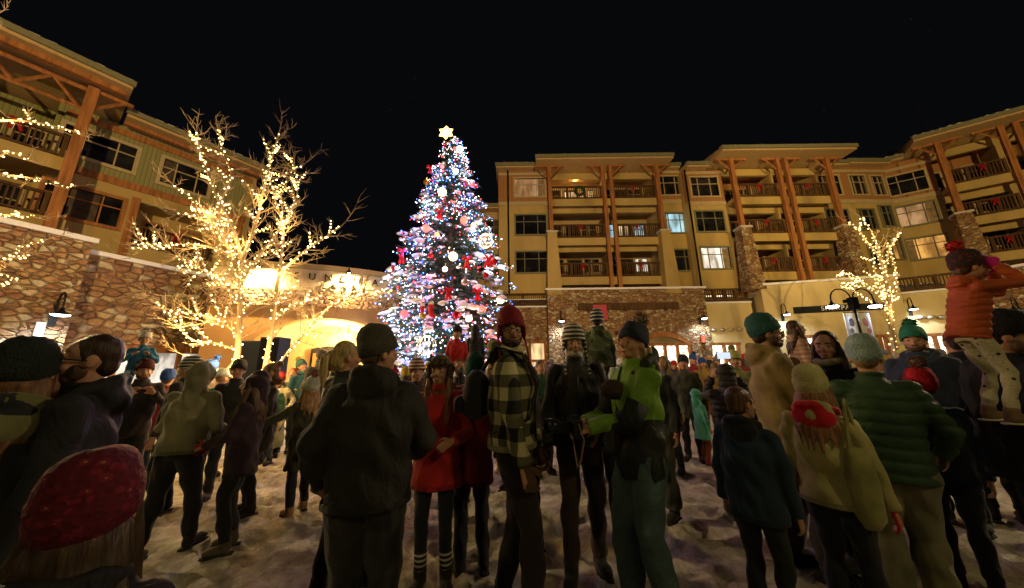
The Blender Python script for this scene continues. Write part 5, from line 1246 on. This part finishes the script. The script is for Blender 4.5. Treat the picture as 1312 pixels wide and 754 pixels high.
person('person in a dark striped beanie just behind the grey sweatshirt', 243, 444, 3.92, 60, jac=((.03, .025, .02), 'cloth'), hat=('beanie', (.05, .07, .04), 'stripe'), hair=('short', (.05, .03, .02)))
p7 = person('hooded person in a dark plum-black coat standing in profile beside the lit tree trunk', 326, 464, 3.17, 75, jac=((.028, .014, .02), 'cloth'), hood='up', length=.72, bulk=1.1, hair=('long', (.09, .05, .025)), lod=.012, boots=(.1, .08, .05), L=(-.1, .3, 1.05), Rr=(.08, .3, 1.02), glove=(.2, .02, .02))
person('brown-haired person in a dark olive parka behind the hooded person', 345, 456, 3.92, 100, jac=((.05, .045, .025), 'cloth'), hair=('bun', (.14, .07, .03)), length=.7, trim=(.14, .08, .04))
person('person in a black pointed beanie and dark jacket between the two tree stems', 306, 450, 4.37, 170, jac=((.02, .02, .018), 'cloth'), hat=('beanie', (.03, .025, .02), 'knit'), length=.75)
person('helper in a yellow-shouldered pale vest and long pale skirt by the archway', 358, 468, 6.27, 175, jac=((.4, .36, .22), 'cloth'), hair=('short', (.3, .05, .03)), hat=('beanie', (.3, .02, .02), 'knit'), skirt=((.32, .33, .22), .2), L=(-.25, .14, 1.05), length=.95, hoodcol=None)
person('child in a teal and yellow beanie looking up beside the archway door', 388, 452, 6.72, 215, jac=((.02, .08, .11), 'cloth'), hat=('beanie', (.03, .1, .09), 'knit', (.4, .3, .03)), scarf=(.05, .15, .2), hp=18)
person('person in a tan and black checked jacket by the archway door', 374, 464, 6.61, 160, jac=((.3, .2, .1), 'plaid'), hair=('short', (.2, .03, .015)))
person('person with a dark round hood and black coat standing in the archway', 413, 440, 6.27, 195, jac=((.016, .016, .014), 'cloth'), hood='up', hair=None, bulk=1.15, length=.6, skin=(.05, .04, .03))
p10 = person('girl in a pale bobble hat and long dark coat stretching out her left arm', 398, 474, 3.88, 20, jac=((.04, .04, .025), 'cloth'), length=.58, bulk=1.05, hat=('beanie', (.42, .44, .36), 'knit', (.35, .17, .12)), hair=('long', (.3, .17, .08)), L=(-.55, .22, 1.18), boots=(.25, .15, .06), pants=(.012, .014, .02), stance=.5, flare=.03)
p11 = person('blonde woman with a teal headband partly hidden behind the big dark coat', 446, 430, 2.5, -62, jac=((.03, .035, .03), 'cloth'), hair=('pony', (.42, .3, .12)), lod=.01, length=.7, hy=-14)
p12 = person('woman seen from behind in a big black hooded jacket and grey slouchy beanie', 487, 410, 1.82, -12, jac=((.017, .016, .013), 'shell'), bulk=1.3, hood='down', length=.86, pants=(.014, .014, .013), pbulk=1.32, hat=('beanie', (.06, .058, .04), 'knit'), hair=('short', (.1, .06, .03)), lod=.009, hy=-52, L=(-.26, .1, .95), Rr=(.22, .27, 1.05), foldamp=.009)
p13 = person('smiling woman in a fur trapper hat and red coat with a fur collar', 563, 447, 2.64, 172, jac=((.36, .016, .014), 'cloth'), hat=('trapper', (.08, .06, .03), 'cloth'), hair=('long', (.16, .08, .04)), trim=(.3, .19, .1), length=.72, pants=(.012, .014, .016), pbulk=.85, socks=(.05, .05, .05), flare=.03, lod=.01, hy=-8, L=(-.14, .22, 1.1), Rr=(.14, .22, 1.1))
person('person in an orange-brown striped beanie behind the dark jacket', 533, 454, 3.58, 190, jac=((.03, .02, .02), 'cloth'), hat=('beanie', (.3, .08, .03), 'stripe'), hair=('short', (.08, .04, .02)))
person('man with short brown hair carrying a child in red on his shoulders', 587, 457, 4.14, 178, jac=((.04, .03, .03), 'cloth'), hair=('short', (.12, .06, .03)), L=(-.12, .16, 1.34), Rr=(.12, .16, 1.34))
person('child in a bright red coat and black beanie sitting on the brown-haired man', 585, 414, 4.21, 178, h=1.0, sit=True, jac=((.5, .02, .02), 'cloth'), pants=(.02, .02, .03), hat=('beanie', (.02, .025, .025), 'knit'), hair=('short', (.05, .03, .02)), bulk=1.15, hy=-10)
person('man in a dark cap carrying the child in the puffy black hood', 610, 462, 4.82, 5, jac=((.03, .03, .04), 'cloth'), hat=('beanie', (.02, .02, .02), 'knit'))
person('child in a puffy black hooded jacket on shoulders in front of the Christmas tree', 608, 414, 4.76, 0, h=.95, sit=True, jac=((.02, .022, .03), 'puffer'), puff=1, hood='up', hair=None, pants=BK, bulk=1.1)
person('person in a dark teal beanie hidden behind the black backpack', 606, 455, 2.8, 10, jac=((.16, .01, .012), 'cloth'), hat=('long', (.012, .07, .06), 'knit'), hair=('short', (.05, .03, .02)), lod=.011, length=.7)
p17 = person('tall man with glasses and moustache in a red patterned ear-flap hat and yellow-black checked coat', 655, 395, 2.3, -98, jac=((.3, .28, .15), 'plaid'), hood='down', bulk=1.16, length=.92, hat=('flap', (.2, .012, .02), 'fair'), hair=('short', (.05, .025, .012)), glasses=True, beard=(.05, .025, .015), lod=.008, hy=-72, L=(-.2, .14, .82), Rr=(.24, .1, .84), glove=(.09, .045, .02), pants=(.018, .011, .009), pbulk=1.05, stance=.7, curl=.8)
p18 = person('grey-bearded older man in a striped ear-flap hat and black jacket', 733, 419, 2.75, 186, jac=((.022, .02, .015), 'shell'), bulk=1.1, hat=('flap', (.06, .06, .05), 'stripe'), hair=('short', (.25, .22, .18)), beard=(.36, .33, .28), glove=(.02, .02, .025), pants=(.05, .03, .018), lod=.009, length=.86, L=(-.1, .2, 1.0), stance=.6)
person('person in dark clothes behind the checked coat', 672, 470, 3.08, 30, jac=((.02, .02, .02), 'cloth'), hair=('short', (.05, .03, .02)))
person('child in a dark olive snow jacket and black-blue beanie seen from behind on shoulders', 763, 398, 3.3, 5, h=1.08, sit=True, jac=((.05, .06, .032), 'camo'), hood='down', pants=(.12, .12, .08), hat=('beanie', (.012, .03, .09), 'stripe'), hair=('short', (.04, .02, .01)), bulk=1.3)
person('man carrying the child in the olive snow jacket, almost hidden', 762, 463, 3.25, 5, jac=((.03, .03, .03), 'cloth'), hair=('short', (.05, .03, .02)))
p20 = person('woman in a black bobble hat and green ski jacket holding a camera', 803, 413, 2.3, 122, jac=((.13, .26, .02), 'block'), bulk=1.12, hood='down', hoodcol=((.016, .02, .014), 'shell'), length=.79, hat=('beanie', (.014, .018, .03), 'knit', (.26, .2, .11)), hair=('pony', (.3, .2, .1)), lod=.0085, hy=18, hp=9, L=(-.05, .37, 1.1), Rr=(.09, .34, 1.12), pants=(.075, .12, .13), pkind='denim', pbulk=1.22, curl=.7, stance=.4)
p21 = person('man with a glowing headlamp in a long black coat and wide grey trousers', 829, 448, 3.7, 150, jac=((.016, .016, .016), 'cloth'), hat=('beanie', (.03, .03, .03), 'knit'), length=.6, pants=(.06, .06, .05), pbulk=1.4, beard=(.05, .03, .02), bulk=1.1)
person('man in a black beanie and olive-black coat standing facing the viewer in the middle distance', 872, 459, 5.71, 175, jac=((.04, .04, .03), 'cloth'), hat=('beanie', (.02, .02, .025), 'knit'), length=.7)
p23 = person('child in a long turquoise hooded jacket in the middle distance', 889, 503, 5.5, -60, jac=((.08, .34, .25), 'cloth'), hood='up', length=.6, pants=(.2, .06, .02), boots=(.25, .02, .03), hair=('short', (.1, .05, .03)), bulk=1.1, flare=.03)
p24 = person('boy with short brown hair in a black-hooded navy vest seen from behind', 941, 501, 2.15, -18, jac=((.012, .028, .048), 'cloth'), hoodcol=((.01, .01, .014), 'cloth'), hood='down', hair=('short', (.09, .045, .02)), lod=.009, length=.8, hy=-28, bulk=1.15)
p25 = person('tall man in a tan hooded winter jacket and teal beanie facing right', 976, 408, 2.75, -75, jac=((.22, .15, .05), 'cloth'), hood='down', bulk=1.24, hat=('beanie', (.02, .08, .075), 'knit'), hair=('short', (.05, .03, .02)), beard=(.08, .05, .03), glasses=True, lod=.0095, length=.83, pants=(.06, .055, .04), pbulk=1.2, L=(-.2, .2, .86), Rr=(.2, .22, .86), foldamp=.009, stance=.5)
person('dark-haired child in a tan puffer jacket held up on shoulders', 1016, 419, 3.36, -70, h=1.05, sit=True, jac=((.34, .2, .13), 'puffer'), puff=1, hood='down', hair=('long', (.06, .03, .02)), bulk=1.15, pants=(.03, .03, .04))
person('man hidden in the crowd under the child in the tan puffer', 1017, 466, 3.36, -60, jac=((.02, .02, .02), 'cloth'), hair=('short', (.05, .03, .02)))
p27 = person('smiling woman with long dark hair in a black coat and pale scarf', 1052, 433, 2.7, 158, jac=((.012, .015, .025), 'cloth'), hair=('long', (.05, .03, .02)), lod=.0095, length=.7, scarf=(.35, .3, .2), hp=-4, hy=12)
p28 = person('girl in a pale yellow beanie and cream poncho jacket with a red hood', 1031, 474, 2.1, -14, jac=((.36, .32, .13), 'cloth'), hoodcol=((.45, .012, .015), 'cloth'), hood='down', hat=('beanie', (.5, .46, .2), 'knit'), hair=('long', (.26, .13, .06)), lod=.009, length=.86, bulk=1.0, Rr=(.27, .1, .84), glove=(.5, .012, .015), flare=.02)
p29 = person('woman in a light blue beanie and dark green quilted jacket seen from behind', 1098, 438, 2.2, 12, jac=((.022, .052, .022), 'puffer'), puff=1, hat=('beanie', (.22, .3, .3), 'knit'), hair=('short', (.2, .12, .06)), lod=.009, length=.84, bulk=1.16, pants=(.14, .13, .07), pbulk=1.3, L=(-.3, .2, .98), Rr=(.3, .2, .98), hy=-12, stance=.4, glove=(.02, .02, .02))
p30 = person('bearded man in a green beanie with an orange band and navy jacket facing the viewer', 1163, 428, 3.4, 168, jac=((.02, .03, .06), 'cloth'), hat=('beanie', (.02, .17, .11), 'knit', (.04, .2, .14)), hair=('short', (.06, .03, .02)), beard=(.09, .05, .03), bulk=1.2, hood='down', hy=10, hp=6)
person('child in a red hat with a fuzzy brown bobble behind the quilted jacket', 1170, 481, 2.52, 10, jac=((.02, .03, .07), 'cloth'), hat=('beanie', (.5, .015, .02), 'knit', (.22, .12, .08)), hair=('short', (.05, .03, .02)), lod=.011)
p32 = person('man in a black beanie and black jacket carrying a child, looking down to the right', 1270, 411, 2.05, -48, jac=((.013, .013, .017), 'shell'), bulk=1.55, hat=('beanie', (.012, .012, .014), 'knit'), hair=('short', (.03, .02, .015)), beard=(.12, .07, .04), lod=.009, hy=-42, hp=-12, length=.8, L=(-.16, .26, 1.22), Rr=(.2, .22, 1.2), pants=(.012, .012, .014), pbulk=1.1, curl=.9, foldamp=.009)
p33 = person('child in an orange puffer coat, patterned red and black beanie and magenta mittens on shoulders', 1238, 332, 1.93, -60, h=1.04, pbulk=.86, ank=(.14, .03, .1), sit=True, jac=((.34, .062, .012), 'puffer'), puff=1, bulk=1.1, hood='down', hat=('beanie', (.03, .02, .02), 'fair', (.55, .03, .03)), hair=('short', (.07, .04, .02)), pants=(.42, .38, .24), pkind='print', boots=(.2, .12, .06), L=(-.03, .33, 1.6), Rr=(.1, .3, 1.62), glove=(.5, .012, .2), gk='mitt', lod=.009, hp=4, lean=14)
person('person in a dark puffy coat with arms raised taking a photo in the mid distance', 925, 470, 3.58, 5, jac=((.025, .02, .02), 'puffer'), puff=1, hood='up', hair=None, L=(-.14, .26, 1.62), Rr=(.14, .26, 1.62), bulk=1.15)
person('child in a yellow-green fuzzy hat peeking over raised arms', 937, 455, 4.93, 190, jac=((.2, .2, .06), 'cloth'), hat=('beanie', (.4, .4, .12), 'knit', (.4, .4, .15)), hair=('short', (.1, .06, .03)))
person('dark-haired head and shoulders behind the man with the child on the right', 1217, 437, 3.47, 20, jac=((.03, .03, .03), 'cloth'), hair=('short', (.05, .03, .02)))
person('person in a pale beanie and olive jacket at the far right edge', 1308, 442, 3.02, 150, jac=((.12, .1, .05), 'cloth'), hat=('beanie', (.35, .34, .25), 'knit'), hair=('short', (.1, .06, .04)))
person('person in a white coat walking far right between the legs of the crowd', 1262, 462, 5.15, 100, jac=((.5, .48, .42), 'cloth'), hair=('short', (.1, .06, .03)), stance=1, pants=(.3, .02, .02))
# ---------------- crowd further back
random.seed(33)
spots = [(216, 458, 4.4), (331, 468, 4.9), (352, 474, 5.2), (428, 455, 4.6), (456, 462, 4.2), (502, 465, 4.6), (655, 462, 4.0), (690, 464, 4.6), (719, 470, 4.9), (783, 470, 4.3), (846, 458, 4.6), (913, 470, 5.0), (992, 466, 4.4), (1122, 468, 4.2), (1141, 474, 4.7), (1204, 470, 4.5), (1228, 460, 4.8), (5, 462, 5), (22, 470, 4.2), (268, 448, 5.2), (285, 462, 4.6), (232, 462, 5.4), (300, 468, 6.5), (430, 462, 6.5), (440, 468, 7.5), (519, 462, 5.2), (548, 458, 6), (628, 460, 5.4), (642, 464, 6.4), (686, 468, 6.6), (696, 470, 8.5), (702, 462, 9.5), (712, 468, 7.2), (777, 466, 7.5), (790, 460, 8.2), (848, 462, 6.2), (860, 466, 8), (884, 462, 8.6), (897, 464, 7.2), (905, 458, 9.8), (915, 465, 8.4), (951, 462, 8.8), (963, 466, 10), (1000, 462, 9), (1038, 464, 9.5), (1078, 466, 8.2), (1068, 462, 10.5), (1128, 460, 7.2), (1137, 466, 9.4), (1150, 462, 11), (1190, 468, 8.6), (1200, 462, 6.8), (1209, 470, 9.8), (1224, 465, 7.6), (1236, 468, 10), (1300, 470, 7)]
C1 = [('black', (.014, .014, .016)), ('navy', (.015, .025, .06)), ('dark red', (.16, .012, .015)), ('olive', (.06, .06, .025)), ('dark brown', (.05, .03, .018)), ('grey', (.11, .11, .11)), ('dark green', (.015, .06, .03)), ('purple', (.06, .02, .08)), ('mustard', (.3, .19, .03))]
C2 = [('red', (.4, .015, .02)), ('black', (.015, .015, .015)), ('white', (.55, .53, .5)), ('teal', (.02, .12, .12)), ('yellow', (.45, .34, .05)), ('blue', (.02, .06, .25)), ('grey', (.14, .14, .14))]
def region(px):
    return 'by the stone wall on the left' if px < 100 else 'near the lit bare tree' if px < 420 else 'left of the Christmas tree' if px < 560 else 'below the Christmas tree' if px < 670 else 'left of the older man' if px < 730 else 'behind the grey-bearded man' if px < 840 else 'in front of the arched shop window' if px < 930 else 'behind the man in tan' if px < 1010 else 'under the long shop sign' if px < 1100 else 'near the small lit tree' if px < 1160 else 'in front of the right shop windows'
used = set()
for i, (px, py, Y) in enumerate(spots):
    for _ in range(60):
        a, b = random.choice(C1), random.choice(C2); hk = random.random() < .7
        lab = f'distant person in {a[0]} coat and {b[0]+" beanie" if hk else "no hat"} {region(px)}'
        if lab not in used: break
    used.add(lab)
    person(lab, px, py+random.uniform(-3, 3), Y*1.12, random.choice([0, 180, 160, 200, 90, -90, 30, -20, 140]), jac=(a[1], 'cloth'), hat=('beanie', b[1], 'knit', b[1] if random.random() < .3 else None) if hk else None, hair=(random.choice(['short', 'long']), random.choice([(.05, .03, .02), (.2, .12, .05), (.1, .05, .03)])),
           lod=.02, length=random.choice([.8, .6, .7]), bulk=random.uniform(1, 1.2), group='distant crowd in the plaza', pants=random.choice([BK, (.03, .04, .07), (.05, .04, .03)]))
bpy.data.scenes.remove(TS)
# ================================================================ THINGS HELD OR WORN
def held(name, label, cat, loc): return thing(name, label, cat, loc)
# backpack of the man in the checked coat
T, s, W, arms = p17
B = held('backpack', 'black backpack on the back of the man in the checked coat', 'backpack', W((0, -.2, 1.0)))
m = MB(); m.tube([W((0, -.235, z)) for z in (1.08, 1.11, 1.22, 1.33, 1.38)], [(.09, .05), (.13, .09), (.135, .095), (.11, .075), (.05, .03)], 16, up=W((0, 1, 0))-W((0, 0, 0))); m.build('bag', mat((.01, .01, .012), 'cloth'), B, smooth=True)
m = MB(); m.tube([W((0, -.335, z)) for z in (1.11, 1.13, 1.2, 1.22)], [(.05, .02), (.115, .045), (.11, .045), (.06, .02)], 12, up=W((0, 1, 0))-W((0, 0, 0))); m.build('pocket', mat((.014, .014, .016), 'cloth'), B, smooth=True)
m = MB()
for k in (-1, 1): m.tube([W((.1*k, -.17, 1.38)), W((.115*k, -.08, 1.52)), W((.125*k, .08, 1.47)), W((.13*k, .165, 1.3)), W((.15*k, .12, 1.1)), W((.16*k, -.1, 1.02))], [(.028, .008)]*6, 6)
m.build('strap', mat((.012, .012, .012), 'cloth'), B, smooth=True)
m = MB(); m.fb if False else m.box(W((-.03, -.38, 1.13)), W((.02, -.375, 1.16))); m.build('badge', mat((.4, .4, .4), 'plain'), B)
# camera held by the woman in green
T, s, W, arms = p20
wl, wr = arms[-1][2], arms[1][2]; c = (wl+wr)/2+Vector((0, .085, -.01))
B = held('camera', 'black camera with a long lens in the hands of the woman in green', 'camera', W(c-Vector((0, 0, .06))))
def wbox(m, W, a, b): return m.hexa([W((x, y, z)) for z in (a[2], b[2]) for x, y in ((a[0], a[1]), (b[0], a[1]), (b[0], b[1]), (a[0], b[1]))])
m = MB(); wbox(m, W, c+Vector((-.07, -.03, -.05)), c+Vector((.07, .03, .05))); wbox(m, W, c+Vector((-.025, -.03, .051)), c+Vector((.025, .025, .075))); wbox(m, W, c+Vector((.072, -.03, -.05)), c+Vector((.09, .045, .045))); m.build('body', mat((.012, .012, .012), 'plain', .4), B)
m = MB(); m.tube([W(c+Vector((0, .031, 0))), W(c+Vector((0, .1, .01))), W(c+Vector((0, .105, .01))), W(c+Vector((0, .19, .02)))], [.036, .036, .043, .045], 16); l = m.build('lens', mat((.015, .015, .015), 'plain', .3), B, smooth=True)
m = MB(); m.tube([W(c+Vector((0, .191, .02))), W(c+Vector((0, .194, .02)))], .036, 16); m.build('glass', GLASS, l)
m = MB(); m.tube([W(c+Vector(q)) for q in ((-.07, 0, .03), (-.1, -.02, -.06), (-.08, 0, -.18), (-.02, 0, -.23), (.05, -.02, -.18), (.08, -.02, -.08), (.07, 0, .03))], [(.014, .003)]*7, 6); m.build('strap', mat((.3, .2, .06), 'cloth'), B, smooth=True)
K_ = held('knit_cap', 'dark brown fleece hat tucked under the chin of the woman in green', 'hat', W((-.03, .2, 1.28)))
m = MB(); m.ell(W((-.02, .17, 1.33)), (.08, .07, .065), n=3); m.build('cloth', mat((.05, .03, .022), 'knit'), K_, smooth=True)
# dark panels, cuffs and pulls of the green jacket (parts of that person)
def panel(P_, name, m_, pts, r, n=10):
    T, s, W, arms = P_; b = MB(); b.tube([Vector(q)*s for q in pts], r, n); b.build(name, m_, T, True, loc=(0, 0, 0))
T, s, W, arms = p20; dk_ = mat((.012, .016, .01), 'shell')
for k in (-1, 1):
    a, e, w = arms[k]; m = MB(); m.tube([a.lerp(e, .62)*s, e*s, e.lerp(w, .3)*s], [.073*s, .071*s, .066*s], 14); m.ell(e*s, .071*s); m.build('sleeve_panel', dk_, T, True, loc=(0, 0, 0))
# reflective line and small chest marks
T, s, W, arms = p2
m = MB(); m.tube([Vector(q)*s for q in ((.165, .1, 1.27), (.2, .04, 1.28), (.215, -.02, 1.285), (.195, -.09, 1.28))], .0035, 5); m.build('reflective_line', mat((.6, .75, .8), 'plain'), T, loc=(0, 0, 0))
# small woven patch on the bobble hat, pale mark on the shoulder of the child's jacket
T, s, W, arms = p20; m = MB(); m.ell(Vector((.088, .05, 1.72))*s, (.006, .018, .018), n=2); m.build('patch', mat((.3, .22, .1), 'cloth'), T, True, loc=(0, 0, 0))
T, s, W, arms = p3; m = MB()
for q in range(3): m.tube([Vector((.12-.012*q, -.112-.004*q, 1.385-.012*q))*s, Vector((.165-.012*q, -.088, 1.38-.014*q))*s], [(.0045*s, .003*s)]*2, 6)
m.build('shoulder_mark', mat((.35, .38, .36), 'plain'), T, True, loc=(0, 0, 0))
# headlamp
T, s, W, arms = p21; p = W((0, .125, 1.69))
B = held('headlamp', 'small glaring headlamp worn by the man in the long black coat', 'headlamp', p)
q = W((.0, 1, 0))-W((0, 0, 0)); q.normalize()
m = MB(); m.tube([p-q*.02, p+q*.012], .024, 12); m.build('housing', BLACKM, B); m = MB(); m.ell(p+q*.014, .02); m.build('bulb', emit((.95, .97, 1), 45, sample=False), B)
lamp('lamp_light', 'SPOT', p+q*.05, (.9, .95, 1), 8, B, .02, ang=R(110), to=p+q*2-Vector((0, 0, .4)))
# bags
def bag(name, label, px, py, Y, w, h, col, kind='cloth', strap=.3):
    p = at(px, py, Y); B = held(name, label, 'bag', p-Vector((0, 0, h))); m = MB()
    m.tube([p+Vector((0, 0, z)) for z in (-h, -h*.85, -h*.4, -h*.05, 0)], [(w*.3, .02), (w*.5, .06), (w*.52, .07), (w*.4, .04), (w*.3, .02)], 12, up=(0, 1, 0)); m.v = [tuple(Vector(v)+Vector((1, 1, 0))*noise.noise(Vector(v)*12)*.02) for v in m.v]; m.build('body', mat(col, kind), B, smooth=True)
    m = MB(); m.tube([p+Vector((-w*.25, 0, -.01)), p+Vector((-w*.1, .0, strap*.7)), p+Vector((0, 0, strap)), p+Vector((w*.1, 0, strap*.7)), p+Vector((w*.25, 0, -.01))], .009, 6); m.build('strap', mat(col, kind), B)
bag('tote_bag', 'limp pale yellow cloth bag hanging beside the girl in the yellow beanie', 1090, 585, 1.95, .13, .4, (.3, .28, .1), strap=.25)
bag('handbag', 'small brown patterned handbag hanging beside the quilted jacket', 1124, 650, 2.6, .18, .17, (.16, .06, .025), 'fair', .35)
bag('gift_bag', 'small red bag carried low behind the big black jacket', 408, 585, 3.9, .16, .3, (.45, .015, .03), strap=.15)
# phone of the photographer
B = held('phone', 'dark smartphone held up above the raised arms', 'phone', at(925, 463, 3.85)-Vector((0, 0, .1)))
c = at(925, 463, 3.85); m = MB(); m.box(c+Vector((-.08, 0, -.04)), c+Vector((.08, .01, .04))); m.build('case', BLACKM, B); m = MB(); m.box(c+Vector((-.075, -.003, -.036)), c+Vector((.075, -.001, .036))); m.build('screen', emit((.6, .7, .9), 1.2), B)
# loudspeakers by the archway
for px, py, Y, w, col, lab in ((345, 424, 8.6, .5, (.012, .012, .012), 'black loudspeaker on a stand at the left of the archway'), (322, 428, 8.9, .6, (.06, .065, .07), 'grey loudspeaker cabinet behind the lit tree trunk')):
    p = at(px, py, Y); B = thing('loudspeaker', lab, 'loudspeaker', (p.x, p.y, 0)); m = MB(); m.box(p+Vector((-w/2, 0, -1.1)), p+Vector((w/2, .45, 0))); m.build('cabinet', mat(col, 'plain', .5), B)
    m = MB(); m.box(p+Vector((-w/2+.04, -.02, -1.06)), p+Vector((w/2-.04, -.002, -.04))); m.build('grille', mat(tone(col, .8), 'metal'), B)
    m = MB(); m.tube([(p.x, p.y+.2, 0), (p.x, p.y+.2, p.z-1.1)], .04, 8)
    for k in range(3): m.tube([(p.x, p.y+.2, .6), (p.x+.5*math.cos(k*2.1+.5), p.y+.2+.5*math.sin(k*2.1+.5), .02)], .02, 6)
    m.build('stand', BLACKM, B)
# ================================================================ NIGHT SKY
w = bpy.data.worlds.new('World'); SC.world = w; w.use_nodes = True; t = w.node_tree; bg = t.nodes['Background']
sky = t.nodes.new('ShaderNodeTexSky'); sky.sky_type = 'NISHITA'; sky.sun_disc = False; sky.sun_elevation = R(-5); sky.sun_rotation = R(200)
tc = t.nodes.new('ShaderNodeTexCoord'); v = t.nodes.new('ShaderNodeTexVoronoi'); v.inputs['Scale'].default_value = 90; t.links.new(tc.outputs['Generated'], v.inputs['Vector'])
st = ramp(t, v.outputs['Distance'], [(0, (.55, .6, .75)), (.035, (.0, .0, .0))])
sp = t.nodes.new('ShaderNodeSeparateColor'); t.links.new(v.outputs['Color'], sp.inputs[0]); th = ramp(t, sp.outputs[0], [(0, (0, 0, 0)), (.86, (0, 0, 0)), (1, (.4, .4, .4))])
m1 = t.nodes.new('ShaderNodeMix'); m1.data_type = 'RGBA'; m1.blend_type = 'MULTIPLY'; m1.inputs['Factor'].default_value = 1; t.links.new(st, m1.inputs[6]); t.links.new(th, m1.inputs[7])
a1 = t.nodes.new('ShaderNodeMix'); a1.data_type = 'RGBA'; a1.blend_type = 'ADD'; a1.inputs['Factor'].default_value = 1; t.links.new(m1.outputs[2], a1.inputs[6]); a1.inputs[7].default_value = (.0022, .0024, .003, 1)
a2 = t.nodes.new('ShaderNodeMix'); a2.data_type = 'RGBA'; a2.blend_type = 'ADD'; a2.inputs['Factor'].default_value = .02; t.links.new(a1.outputs[2], a2.inputs[6]); t.links.new(sky.outputs[0], a2.inputs[7])
t.links.new(a2.outputs[2], bg.inputs['Color']); bg.inputs['Strength'].default_value = 1
for P_ in PEOPLE: del P_['_s']
